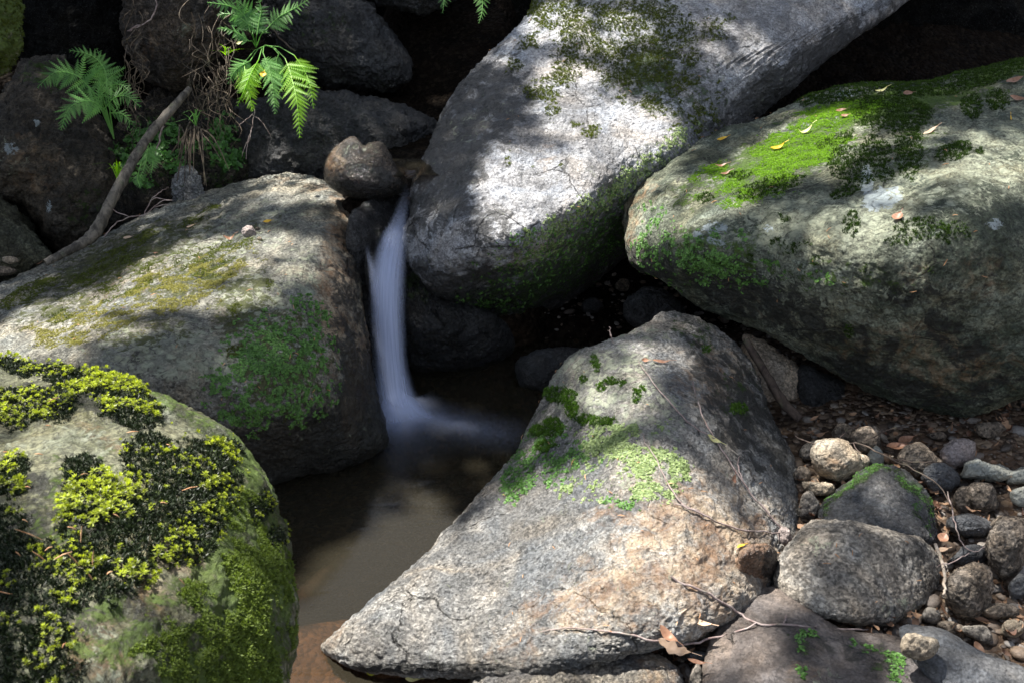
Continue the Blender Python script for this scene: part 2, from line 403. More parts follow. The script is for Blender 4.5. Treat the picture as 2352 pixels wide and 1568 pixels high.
# ------------------------------------------------------------------ the great boulders
def near(f): return f
B5 = rock('mossy_boulder', [(-150, 850), (0, 822), (100, 838), (200, 858), (310, 885), (400, 915), (480, 948), (540, 990), (590, 1040), (628, 1085), (643, 1130), (652, 1180),
      (664, 1240), (668, 1320), (677, 1400), (674, 1480), (664, 1568), (655, 1750), (560, 2150), (350, 2600), (-100, 2650), (-500, 2200), (-600, 1400), (-400, 950)],
     [(0, 870, 1.36), (300, 920, 1.29), (560, 1060, 1.24), (300, 1180, 1.07), (100, 1400, .91), (600, 1400, 1.05), (400, 1550, .93), (300, 2000, .95), (100, 2500, 1.12), (-300, 1200, 1.10)],
     .15, M_FRONT, 'large green algae covered boulder with star moss filling the lower left corner', lvl=8, amp=(.016, .005, .0012), back=.08,
     centre=(150, 1350), key='B5', root=True,
     masks=dict(moss=[(300, 1180, 330, 170, 0, .42), (560, 1300, 130, 300, 0, .8), (560, 1050, 90, 110, 40, .75), (420, 930, 160, 40, 20, .6), (400, 1450, 260, 140, 0, .55), (500, 1560, 150, 130, 0, .8)],
                lichen=[(150, 1020, 170, 50, 0, .42), (365, 940, 40, 25, 30, .9), (240, 1510, 60, 90, 10, .5)], rust=[(400, 1300, 140, 100, 0, .5), (230, 1010, 80, 30, 20, .5), (230, 1490, 100, 90, 0, .55)],
                dark=[(170, 1180, 260, 120, 15, .5), (150, 1400, 220, 80, 0, .5), (200, 930, 200, 40, 12, .6), (450, 1120, 80, 90, 0, .5)],
                wet=[(300, 1150, 400, 300, 0, .5)]))
B1 = rock('boulder', [(0, 655), (100, 606), (200, 560), (300, 505), (400, 462), (480, 438), (560, 416), (620, 402), (690, 399), (740, 410), (775, 433), (800, 465), (815, 500),
      (826, 560), (833, 620), (839, 700), (846, 770), (858, 850), (872, 920), (890, 980), (894, 1008), (878, 1036), (830, 1062), (740, 1090), (655, 1112), (560, 1150),
      (300, 1220), (50, 1200), (-200, 1050), (-330, 850), (-200, 735)],
     [(0, 690, 2.42), (200, 600, 2.6), (450, 470, 2.80), (690, 430, 2.78), (760, 520, 2.52), (825, 650, 2.38), (860, 900, 2.27), (885, 1010, 2.22), (720, 620, 2.32), (760, 850, 2.16),
      (740, 1050, 2.15), (660, 1090, 2.12), (600, 950, 2.04), (450, 850, 2.02), (250, 800, 2.02), (50, 850, 2.05), (350, 650, 2.32), (550, 600, 2.38), (300, 1150, 2.15)],
     .13, M_LEFT, 'broad lichened boulder left of the waterfall with a green moss patch on its lower corner', lvl=8, n=4, back=.5, key='B1', root=True, centre=(420, 800), amp=(.012, .006, .0018),
     masks=dict(moss=[(280, 590, 240, 60, -22, .62), (430, 640, 170, 60, -20, .55), (120, 700, 150, 50, -20, .5), (330, 760, 150, 60, 0, .45), (640, 830, 130, 130, 0, .62), (560, 520, 180, 30, -10, .35), (560, 700, 80, 110, 20, .6)],
                lichen=[(430, 810, 220, 70, 0, .7), (600, 700, 140, 70, 30, .6), (520, 540, 220, 70, -15, .42), (690, 620, 70, 70, 0, .45), (700, 480, 60, 60, 0, .3)],
                rust=[(780, 640, 50, 220, 5, .75), (825, 860, 40, 170, 8, .8), (700, 420, 90, 25, 0, .3), (330, 640, 160, 70, 0, .3)],
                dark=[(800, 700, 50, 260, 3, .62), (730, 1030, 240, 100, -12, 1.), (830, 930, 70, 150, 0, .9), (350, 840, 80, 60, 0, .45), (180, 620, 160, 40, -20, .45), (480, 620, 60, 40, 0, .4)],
                wet=[(760, 1020, 220, 120, -10, .9), (830, 800, 45, 260, 0, .8)]))
B2 = rock('boulder', [(1225, 0), (1172, 75), (1112, 130), (1062, 188), (1026, 240), (1000, 290), (976, 350), (962, 390), (944, 425), (946, 465), (930, 520), (925, 560), (934, 600),
      (960, 645), (1000, 682), (1050, 708), (1110, 728), (1170, 775), (1250, 735), (1340, 672), (1430, 600), (1530, 500), (1620, 400), (1720, 300), (1840, 190), (1950, 100), (2080, 10), (2250, -120),
      (2250, -300), (2000, -420), (1600, -430), (1350, -250)],
     [(950, 560, 2.44), (1010, 625, 2.37), (1200, 565, 2.36), (1340, 480, 2.44), (1560, 340, 2.66), (1800, 150, 2.95), (1150, 700, 2.66), (1400, 590, 2.85), (1020, 300, 2.72), (1180, 350, 2.58), (1300, 230, 2.80),
      (1500, 60, 3.0), (1250, 0, 3.1), (1250, 430, 2.49), (1500, 250, 2.78), (2000, -100, 3.3), (1600, -300, 3.5), (1750, 300, 3.0)],
     .13, M_CENTRE, 'tall leaning silvery boulder in the middle with moss clumps up its face', lvl=8, n=3.5, back=.6, key='B2', root=True, centre=(1400, 250), amp=(.012, .006, .0026),
     masks=dict(moss=[(1290, 620, 330, 60, -35, .6), (1480, 420, 180, 60, -38, .5), (1490, 160, 80, 90, 0, .6), (1600, 220, 80, 90, 0, .45), (1380, 60, 130, 60, 20, .35), (1150, 690, 120, 50, 0, .5)],
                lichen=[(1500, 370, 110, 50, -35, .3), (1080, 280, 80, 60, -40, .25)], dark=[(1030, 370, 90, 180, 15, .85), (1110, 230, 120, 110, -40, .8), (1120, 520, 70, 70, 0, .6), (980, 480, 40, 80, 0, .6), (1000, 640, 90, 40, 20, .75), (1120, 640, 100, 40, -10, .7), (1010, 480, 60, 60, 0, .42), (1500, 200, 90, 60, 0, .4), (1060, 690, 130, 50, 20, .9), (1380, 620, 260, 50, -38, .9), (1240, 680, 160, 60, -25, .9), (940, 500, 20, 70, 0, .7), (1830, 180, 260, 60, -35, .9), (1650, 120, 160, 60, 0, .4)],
                rust=[(1180, 600, 140, 22, -20, .45), (1250, 350, 30, 60, 10, .3)], wet=[(1010, 560, 110, 120, 0, .35), (1100, 700, 140, 40, 0, .7)]))
B3 = rock('boulder', [(1434, 470), (1446, 430), (1482, 388), (1560, 343), (1640, 308), (1750, 268), (1830, 230), (1950, 198), (2100, 186), (2250, 158), (2352, 133), (2500, 120), (2750, 250), (2850, 500), (2750, 700), (2520, 850),
      (2352, 912), (2285, 942), (2222, 963), (2140, 955), (2050, 930), (1950, 884), (1850, 824), (1780, 783), (1700, 748), (1600, 700), (1540, 652), (1480, 626), (1446, 600), (1433, 540)],
     [(1460, 520, 2.42), (1600, 560, 2.22), (1900, 520, 2.10), (2250, 450, 2.04), (1600, 420, 2.42), (1900, 300, 2.55), (2300, 230, 2.55), (1700, 680, 2.27), (2000, 820, 2.14), (2200, 910, 2.13), (2350, 700, 2.0), (2600, 500, 2.15), (1650, 340, 2.58)],
     .15, M_RIGHT, 'huge rounded boulder on the right with a bright green moss top', lvl=8, n=4, back=.6, key='B3', root=True, amp=(.013, .006, .0018),
     masks=dict(moss=[(1800, 360, 200, 60, -22, .75), (1620, 420, 130, 40, -25, .5), (2050, 240, 250, 40, -10, .8), (1650, 580, 150, 70, 0, .5), (1900, 640, 250, 50, 5, .35), (2100, 330, 100, 80, 0, .35), (2300, 160, 120, 30, -10, .8)],
                lichen=[(1860, 520, 260, 80, -5, .62), (2130, 430, 230, 80, -10, .55), (2290, 330, 130, 120, 0, .5), (1750, 480, 100, 60, 0, .45), (1950, 680, 240, 70, 10, .35), (1560, 440, 80, 40, 0, .3)],
                white=[(2022, 450, 46, 26, -10, .8), (1990, 410, 15, 34, 0, .8), (2050, 440, 24, 18, 0, .7), (1640, 520, 30, 16, 0, .62), (1620, 545, 34, 12, 20, .6), (1660, 560, 22, 10, 0, .55), (1950, 215, 40, 8, -10, .7), (2290, 510, 24, 14, 0, .6), (1765, 525, 14, 10, 0, .55)],
                rust=[(2100, 800, 220, 70, 5, .4), (2200, 640, 160, 70, 0, .3), (1450, 520, 30, 110, -5, .45), (1480, 440, 40, 40, 0, .4), (1750, 700, 120, 40, 20, .3), (2200, 850, 160, 60, 0, .5)],
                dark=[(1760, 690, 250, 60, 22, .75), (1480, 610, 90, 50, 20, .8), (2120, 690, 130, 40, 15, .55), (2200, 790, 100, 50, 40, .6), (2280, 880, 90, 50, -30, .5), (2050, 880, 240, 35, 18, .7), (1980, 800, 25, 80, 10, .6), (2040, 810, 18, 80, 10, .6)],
                wet=[(1800, 730, 300, 60, 20, .4)]))
B4 = rock('boulder', [(735, 1490), (758, 1456), (830, 1395), (900, 1335), (980, 1265), (1060, 1180), (1120, 1110), (1180, 1040), (1213, 970), (1248, 910), (1272, 862), (1318, 812), (1375, 787), (1430, 770),
      (1490, 735), (1545, 714), (1600, 728), (1662, 768), (1712, 820), (1750, 885), (1777, 960), (1805, 1010), (1828, 1060), (1840, 1150), (1830, 1250), (1790, 1330), (1740, 1400), (1600, 1470), (1400, 1525), (1200, 1565), (1080, 1566), (920, 1556), (800, 1538)],
     [(750, 1488, 1.69), (900, 1518, 1.665), (1080, 1535, 1.645), (1200, 1530, 1.62), (850, 1400, 1.74), (1000, 1310, 1.84), (1250, 950, 2.16), (1400, 1100, 1.86), (1390, 830, 2.12), (1545, 735, 2.24), (1400, 1400, 1.62), (1700, 1330, 1.72), (1600, 1000, 1.94), (1740, 950, 2.12), (1810, 1150, 1.96), (1560, 1200, 1.76), (1180, 1150, 2.0)],
     .09, M_PYR, 'wedge shaped pale granite boulder in the centre foreground beside the pool', lvl=8, n=5, back=.4, key='B4', root=True, centre=(1380, 1230), amp=(.007, .0045, .0024),
     masks=dict(moss=[(1270, 960, 60, 90, 30, .35), (1300, 1060, 150, 60, -15, .35), (1600, 760, 80, 40, 20, .4), (1700, 900, 60, 90, 0, .35)],
                lichen=[(1380, 880, 150, 110, 20, .62), (1500, 950, 100, 60, 20, .5), (1450, 1070, 180, 70, 0, .3), (1180, 1040, 40, 100, 40, .3), (1500, 760, 60, 30, 0, .4)],
                rust=[(1600, 1270, 230, 190, 0, .7), (1450, 1360, 200, 100, 0, .55), (1640, 860, 100, 90, 20, .5), (1350, 1380, 220, 70, -15, .55), (1440, 1180, 100, 60, 0, .4), (1620, 1400, 120, 60, 0, .6), (780, 1450, 60, 60, 0, .3), (1150, 1500, 140, 50, 0, .3)],
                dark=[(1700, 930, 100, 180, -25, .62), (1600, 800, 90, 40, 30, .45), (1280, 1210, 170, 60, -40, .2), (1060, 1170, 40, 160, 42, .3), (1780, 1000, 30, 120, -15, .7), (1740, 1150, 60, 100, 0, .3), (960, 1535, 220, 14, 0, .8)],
                wet=[(860, 1490, 140, 60, 0, .5), (1100, 1530, 200, 30, 0, .8)]))
# ------------------------------------------------------------------ smaller rocks round the fall and behind
rock('stone', [(744, 385), (757, 350), (788, 322), (815, 315), (835, 336), (850, 328), (876, 326), (896, 348), (914, 382), (938, 412), (932, 440), (885, 458), (835, 460), (785, 448), (750, 420)],
     2.60, .10, rock_mat('brown_wet_stone', (.035, .027, .02), (.13, .105, .08), rough=.42, spec=.5), 'small brown stone perched at the lip of the waterfall', 'stone', amp=(.007, .0018, .0012),
     masks=dict(rust=[(770, 370, 30, 40, 0, .5)], lichen=[(830, 345, 50, 20, 0, .35)], wet=[(840, 400, 120, 90, 0, .8)], dark=[(850, 425, 110, 50, 0, .8)]), key='B6')
rock('stone', [(925, 560), (935, 640), (1000, 675), (1060, 700), (1140, 722), (1185, 785), (1160, 825), (1060, 862), (980, 872), (938, 845), (925, 780), (915, 680)],
     [(940, 620, 2.52), (1000, 700, 2.5), (1000, 780, 2.54), (1000, 860, 2.66), (1150, 800, 2.66)], .12, DARKGREY, 'rounded black wet rock under the leaning boulder beside the fall', 'rock', key='B7', amp=(.012, .006, .002),
     masks=dict(wet=lambda u, v, V, N: np.ones_like(u)*.5, moss=[(960, 640, 40, 60, 0, .5)]))
rock('stone', [(800, 500), (835, 465), (880, 452), (925, 442), (955, 470), (965, 600), (960, 800), (950, 1000), (860, 1000), (840, 850), (815, 650), (800, 560)],
     [(880, 470, 2.62), (880, 700, 2.60), (880, 950, 2.62)], .10, DARKGREY, 'black wet rock step directly behind the falling water', 'rock', lvl=6, key='B17',
     masks=dict(wet=lambda u, v, V, N: np.ones_like(u)*.8))
rock('stone', [(835, 590), (850, 575), (868, 590), (868, 650), (855, 668), (838, 655)], 2.47, .04, DARKGREY, 'small glistening wet stone in the left trickle of the fall', 'stone', lvl=5, amp=(.004, .002, .001), masks=dict(wet=lambda u, v, V, N: np.ones_like(u)))
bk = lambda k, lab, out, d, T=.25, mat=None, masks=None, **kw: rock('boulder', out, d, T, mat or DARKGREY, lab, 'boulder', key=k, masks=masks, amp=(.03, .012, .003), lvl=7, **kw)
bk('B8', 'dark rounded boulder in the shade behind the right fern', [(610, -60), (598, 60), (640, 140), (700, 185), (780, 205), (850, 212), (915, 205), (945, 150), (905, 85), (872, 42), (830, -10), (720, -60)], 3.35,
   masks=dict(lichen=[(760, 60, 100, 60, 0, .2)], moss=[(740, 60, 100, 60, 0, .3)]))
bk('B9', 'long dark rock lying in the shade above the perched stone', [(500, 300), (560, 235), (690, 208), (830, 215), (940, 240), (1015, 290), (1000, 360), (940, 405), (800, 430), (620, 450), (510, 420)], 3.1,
   masks=dict(wet=[(900, 330, 100, 60, 0, .5)]))
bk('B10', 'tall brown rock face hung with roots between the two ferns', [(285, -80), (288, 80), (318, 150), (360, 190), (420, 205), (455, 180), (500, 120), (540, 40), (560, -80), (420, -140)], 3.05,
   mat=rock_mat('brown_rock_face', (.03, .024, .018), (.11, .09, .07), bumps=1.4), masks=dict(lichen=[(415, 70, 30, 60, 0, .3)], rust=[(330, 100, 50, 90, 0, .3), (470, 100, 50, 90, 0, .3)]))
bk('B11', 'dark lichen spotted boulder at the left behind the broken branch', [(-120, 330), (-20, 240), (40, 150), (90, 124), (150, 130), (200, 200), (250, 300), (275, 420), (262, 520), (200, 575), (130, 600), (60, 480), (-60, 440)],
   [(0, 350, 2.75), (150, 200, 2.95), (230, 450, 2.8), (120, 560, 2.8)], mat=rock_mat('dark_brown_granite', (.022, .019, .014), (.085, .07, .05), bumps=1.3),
   masks=dict(rust=[(80, 370, 80, 90, 0, .35)], white=[(25, 335, 18, 20, 0, .55), (85, 280, 8, 8, 0, .8), (110, 475, 10, 14, 0, .6)], lichen=[(20, 370, 50, 70, 0, .3)], moss=[(120, 170, 80, 40, 0, .5), (200, 480, 60, 60, 0, .4)]))
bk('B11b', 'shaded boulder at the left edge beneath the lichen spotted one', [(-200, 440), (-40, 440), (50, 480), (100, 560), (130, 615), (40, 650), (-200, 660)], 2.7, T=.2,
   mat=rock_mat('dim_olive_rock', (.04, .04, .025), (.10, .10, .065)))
bk('B12', 'mossy rock cut off by the upper left corner', [(-120, -80), (10, -70), (38, 20), (42, 90), (34, 150), (-20, 185), (-120, 170)], 2.4, T=.15, mat=M_FRONT, masks=dict(moss=[(20, 40, 60, 150, 0, .8)]))
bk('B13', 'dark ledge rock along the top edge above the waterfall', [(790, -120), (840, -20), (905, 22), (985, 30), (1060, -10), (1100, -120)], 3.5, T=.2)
bk('B14', 'grey stone wedged under the root bank', [(388, 440), (405, 400), (430, 385), (452, 400), (475, 445), (480, 480), (420, 485)], 2.93, T=.12, masks=dict(moss=[(410, 440, 30, 40, 0, .3)]), mat=GREY)
bk('B15', 'black rock lining the cavern at upper left', [(30, -120), (20, 100), (120, 200), (260, 260), (330, 200), (320, -120)], 3.5, T=.3, mat=rock_mat('cave_shade_rock', (.004, .004, .004), (.012, .012, .011), spec=.03, rough=1.))
CAVE_SHADE = bpy.data.materials['cave_shade_rock']  # near-black colour stands for the deep shade of the caverns
bk('B16', 'black rock at the back of the cavern between fern and silvery boulder', [(780, -150), (860, 180), (960, 330), (1100, 420), (1300, 350), (1500, 0), (1400, -200)], 3.9, T=.3, mat=CAVE_SHADE)
bk('B18', 'black rock at the back of the cavern at upper right', [(1500, 500), (1500, 100), (1900, -200), (2500, -250), (2900, 0), (2900, 500), (2300, 600)], 3.9, T=.3, mat=CAVE_SHADE)
bk('B19', 'massive capstone roofing the dark caverns above the picture', [(-500, -700), (-200, -260), (500, -190), (1100, -170), (1900, -150), (2700, -130), (3100, -600), (2000, -1500), (0, -1500)], 4.35, T=.7, mat=DARKGREY, back=1.2)  # unseen, added above the view to block skylight from the background
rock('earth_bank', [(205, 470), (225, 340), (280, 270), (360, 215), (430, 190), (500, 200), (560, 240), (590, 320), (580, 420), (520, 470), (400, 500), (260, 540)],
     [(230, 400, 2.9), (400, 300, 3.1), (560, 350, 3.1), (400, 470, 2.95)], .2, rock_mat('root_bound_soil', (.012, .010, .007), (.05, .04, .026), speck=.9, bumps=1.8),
     'dark bank of root bound soil behind the broken branch', 'bank', amp=(.04, .02, .006), key='BANK', masks=dict(moss=[(350, 350, 120, 100, 0, .45), (520, 380, 60, 80, 0, .45)]))
# in the gap under the right boulder
gp = lambda lab, out, d, mat, **kw: rock('stone', out, d, .06, mat, lab, 'stone', lvl=6, amp=(.012, .006, .002), **kw)
gp('bright tan rock seen through the gap between the two right boulders', [(1700, 775), (1740, 770), (1800, 810), (1850, 850), (1860, 900), (1800, 1000), (1750, 1010), (1700, 900)], 2.44, rock_mat('sun_painted_tan_rock', (.42, .33, .24), (.66, .55, .42), speck=.4), key='G1')  # tan brightened to stand for sunlight that cannot reach this rock
gp('small brown rock in the gap right of the bright one', [(1830, 840), (1880, 850), (1960, 900), (1950, 980), (1870, 990), (1830, 930)], 2.42, DARKGREY)
gp('dark wet rock in the gap under the leaning boulder', [(1180, 830), (1240, 800), (1330, 800), (1380, 850), (1330, 900), (1200, 890)], 2.58, DARKGREY)
gp('mossy dark stone in the shade left under the right boulder', [(1440, 690), (1500, 660), (1560, 690), (1570, 740), (1500, 760), (1445, 740)], 2.62, DARKGREY)

# ------------------------------------------------------------------ bottom rocks and the cobble bank on the right
rock('slab', [(1060, 1590), (1100, 1530), (1180, 1490), (1290, 1462), (1400, 1465), (1500, 1490), (1560, 1530), (1580, 1600), (1560, 1750), (1200, 1780), (1060, 1700)],
     [(1300, 1480, 1.66), (1300, 1600, 1.60), (1100, 1600, 1.64)], .06, rock_mat('mottled_gneiss', (.11, .105, .10), (.30, .26, .20), speck=.6, rough=.6), 'low mottled grey brown rock at the bottom edge', 'rock', lvl=7, n=4, amp=(.008, .004, .002), key='S1',
     masks=dict(rust=[(1500, 1540, 60, 60, 0, .5), (1300, 1480, 100, 30, 0, .4)], moss=[(1140, 1520, 50, 30, 0, .4)], wet=[(1300, 1560, 300, 100, 0, .35)]))
rock('slab', [(1618, 1568), (1630, 1480), (1660, 1420), (1690, 1370), (1750, 1345), (1810, 1345), (1880, 1400), (1950, 1440), (2100, 1460), (2200, 1530), (2280, 1620), (2200, 1800), (1700, 1800)],
     [(1720, 1400, 1.70), (1800, 1480, 1.62), (1700, 1568, 1.55), (2000, 1500, 1.61), (2200, 1600, 1.53)], .04, PURP, 'purple brown slab leaning at the bottom under the big cobble', 'rock', lvl=7, n=4, amp=(.008, .003, .001), key='S2',
     masks=dict(moss=[(1840, 1470, 40, 40, 0, .35), (2020, 1510, 70, 40, 30, .4)], dark=[(2050, 1510, 160, 50, 10, .5), (1900, 1480, 100, 40, 0, .4)], lichen=[(1900, 1550, 40, 30, 0, .3)], rust=[(1850, 1540, 60, 40, 0, .3)]))
rock('slab', [(2060, 1445), (2150, 1440), (2250, 1490), (2400, 1560), (2500, 1680), (2300, 1760), (2150, 1600)], [(2150, 1470, 1.60), (2350, 1600, 1.53), (2150, 1560, 1.56)], .04, SLATE, 'dark slate slab at the bottom right corner', 'rock', lvl=6, n=4, amp=(.006, .003, .001))
rock('cobble', [(1776, 1335), (1785, 1285), (1815, 1240), (1850, 1196), (1890, 1188), (2000, 1200), (2080, 1220), (2130, 1240), (2160, 1285), (2155, 1345), (2120, 1390), (2080, 1425), (2020, 1440), (1930, 1432), (1870, 1415), (1810, 1385)],
     [(1850, 1240, 1.80), (2050, 1260, 1.78), (1950, 1380, 1.70), (2140, 1330, 1.80), (1820, 1350, 1.74)],   .055, COB, 'largest pale speckled cobble at the right with a flat top', 'cobble', lvl=8, n=7, amp=(.006, .0032, .0018), key='C0',
     masks=dict(dark=[(2110, 1280, 40, 50, 20, .45)], lichen=[(1870, 1250, 80, 40, 0, .25), (2080, 1400, 60, 30, 0, .4)]))  # dark patch paints the shade on the right facet
rock('cobble', [(1876, 1190), (1885, 1150), (1920, 1120), (1965, 1085), (2020, 1062), (2070, 1070), (2110, 1100), (2145, 1140), (2152, 1190), (2140, 1250), (2050, 1280), (1920, 1260)],
     [(1900, 1170, 1.95), (2050, 1120, 1.95), (2100, 1220, 1.88), (1950, 1240, 1.88)], .07, SLATE, 'dark wet cobble rimmed with green moss behind the largest cobble', 'cobble', lvl=7, n=3.5, amp=(.006, .005, .002), key='C1',
     masks=dict(moss=[(1975, 1092, 90, 12, -35, .75), (2100, 1115, 80, 14, 38, .7), (2120, 1170, 30, 50, 0, .3), (1895, 1160, 10, 40, 0, .4)], wet=lambda u, v, V, N: np.ones_like(u)*.75))
rock('stone', [(1690, 1350), (1685, 1290), (1710, 1255), (1750, 1245), (1785, 1265), (1792, 1310), (1770, 1345), (1720, 1365)], [(1700, 1300, 1.74), (1780, 1300, 1.78)], .05, RUSTY, 'rusty brown stone with a black broken side wedged beside the wedge boulder', 'stone', lvl=6, amp=(.006, .004, .002), key='C2',
     masks=dict(dark=[(1775, 1300, 26, 50, 0, 1.)], wet=[(1740, 1300, 80, 80, 0, .3)]))  # dark patch paints the shaded right side black
rock('cobble', [(1862, 1050), (1868, 1020), (1900, 1003), (1935, 1010), (1965, 1035), (1992, 1055), (1985, 1085), (1950, 1105), (1920, 1108), (1885, 1090)], 2.05, .055, TAN, 'tan lumpy cobble left behind the mossy dark cobble', 'cobble', lvl=6, amp=(.008, .005, .001), key='C3',
     masks=dict(rust=[(1900, 1060, 60, 40, 0, .35)]))
def ell(cx, cy, rx, ry, ang=0, irr=.10, seed=0, k=11):
    r = np.random.default_rng(seed); t = np.arange(k)/k*2*np.pi+r.uniform(-.12, .12, k); s = 1+r.uniform(-irr, irr, k); a = math.radians(ang)
    x = np.cos(t)*rx*s; y = np.sin(t)*ry*s
    return list(zip(cx+x*math.cos(a)-y*math.sin(a), cy+x*math.sin(a)+y*math.cos(a)))
cob = [  # cx cy rx ry ang ground_height material label
 (2202, 1040, 42, 34, 10, .10, PINK, 'pinkish rounded cobble on the gravel below the right boulder'),
 (2262, 1085, 62, 24, 8, .08, PALE, 'flat grey angular stone right of the pinkish cobble'),
 (2110, 1060, 50, 38, 25, .08, COBD, 'brown cobble half hidden behind the mossy dark cobble'),
 (2160, 1095, 46, 36, 10, .07, SLATE, 'bluish dark cobble below the pinkish cobble'),
 (1940, 1000, 34, 24, 35, .06, COBD, 'dim brown oval cobble directly behind the tan lumpy cobble'),
 (1990, 1010, 32, 30, 0, .06, COBD, 'dim round cobble under the crossing twigs'),
 (2012, 1050, 20, 24, 0, .05, PALE, 'small pale stone between tan lumpy cobble and mossy cobble'),
 (1865, 1035, 32, 22, -20, .05, COB, 'grey stone touching the right flank of the wedge boulder'),
 (1856, 1160, 22, 29, 5, .05, COB, 'small rounded speckled stone left of the mossy dark cobble'),
 (1842, 1090, 20, 20, 0, .04, COBD, 'small wet brown stone low beside the wedge boulder'),
 (1880, 1120, 38, 18, 10, .03, TAN, 'tan gravelly stone below the tan lumpy cobble'),
 (2345, 1095, 38, 20, 0, .08, PALE, 'greenish stone on the right edge beside the flat grey one'),
 (2350, 1140, 28, 26, 0, .08, PALE, 'pale greenish stone cut by the right edge'),
 (2260, 1145, 36, 30, 30, .06, COBD, 'speckled brown stone below the flat grey stone'),
 (2212, 1145, 24, 27, 0, .05, COBD, 'small upright brown stone left of the speckled brown one'),
 (2228, 1205, 50, 27, 5, .06, SLATE, 'dark flat stone above the long tilted stone'),
 (2300, 1210, 30, 24, 0, .05, COBD, 'little dark stone between flat dark stone and right edge'),
 (2312, 1255, 48, 78, 8, .09, COBD, 'long upright brown stone near the right edge'),
 (2225, 1352, 62, 66, 15, .09, COBD, 'large round speckled dark cobble right of the largest cobble'),
 (2225, 1275, 46, 26, -15, .07, SLATE, 'dark stone with a green tinge above the round speckled cobble'),
 (2115, 1482, 42, 30, 12, .10, TAN, 'small tan stone lying on the dark slate slab'),
 (2140, 1415, 24, 18, 0, .05, COB, 'small grey stone right below the largest cobble'),
 (2190, 1445, 30, 16, 15, .04, COBD, 'low brown stone above the tan stone'),
 (2250, 1455, 36, 20, 25, .04, COB, 'elongated grey pebble near the bottom right'),
 (2330, 1445, 28, 20, 0, .05, TAN, 'small tan stone at the lower right edge'),
 (2300, 1405, 40, 20, 5, .05, COBD, 'low dark stone below the long upright stone'),
 (2345, 1345, 26, 30, 0, .06, SLATE, 'bluish dark stone at the right edge'),
 (2285, 1520, 34, 16, 25, .05, COBD, 'brown sliver stone near the bottom right corner'),
 (1462, 1432, 32, 30, 0, .10, PALE, 'pale sunlit pebble in the notch below the wedge boulder'),
 (1545, 1440, 40, 24, 10, .08, PALE, 'sunlit whitish stone among the fallen leaves'),
 (1600, 1458, 30, 22, 0, .07, TAN, 'sunlit tan stone beside the purple slab'),
 (1610, 1510, 28, 16, 0, .05, SLATE, 'small grey flat stone below the fallen leaves'),
 (1600, 1555, 18, 30, 0, .06, COB, 'upright pale stone at the bottom beside the purple slab'),
 (1798, 1235, 20, 28, 10, .07, PINK, 'pinkish stone wedged left of the largest cobble'),
 (2270, 985, 34, 20, 0, .06, COBD, 'dim brown stone deep under the right boulder'),
 (2150, 1000, 22, 12, 0, .06, COBD, 'small dim stone left of the pinkish cobble'),
 (25, 598, 18, 9, 5, .42, TAN, 'small tan stone on the dark ledge at the left edge'),
 (15, 622, 26, 10, 0, .41, COBD, 'brown pebble below the tan stone at the left edge'),
 (1360, 700, 26, 18, 0, .1, DARKGREY, 'black wet stone deep under the leaning boulder'),
 (1430, 655, 16, 14, 0, .15, COBD, 'dim round stone in the dark hollow behind the wedge boulder'),
]
for k, (cx, cy, rx, ry, an, gz, mt, lab) in enumerate(cob):
    d = float(dz(cx, cy, gz))
    for _ in range(6):
        p = at(cx, cy, d); g = float(ground_z(p[:1], p[1:2])[0]); d = float(dz(cx, cy, g+ry*.000437*d*.95))
    d -= max(rx, ry)*.000437*d*.75
    if k == 20: d = 1.54
    if lab.endswith('at the left edge'): d = 2.60
    if gz >= .1 and k in (28, 29, 30): d = float(dz(cx, cy, .15))
    T = max(rx, ry)*.000437*d*.9
    big = max(rx, ry) > 45
    rx *= 1.14; ry *= 1.12
    rock('stone', ell(cx, cy, rx, ry, an, .16, k+5, 8 if k % 3 else 7), d, T, mt, lab, 'stone', lvl=6 if big else 5, n=3.4+1.2*((k*7) % 3)/2, amp=(.10*T, .07*T, .02*T), fr=(9., 30., 90.), smoothk=5, key='cob%d' % k, facet=.2*T)
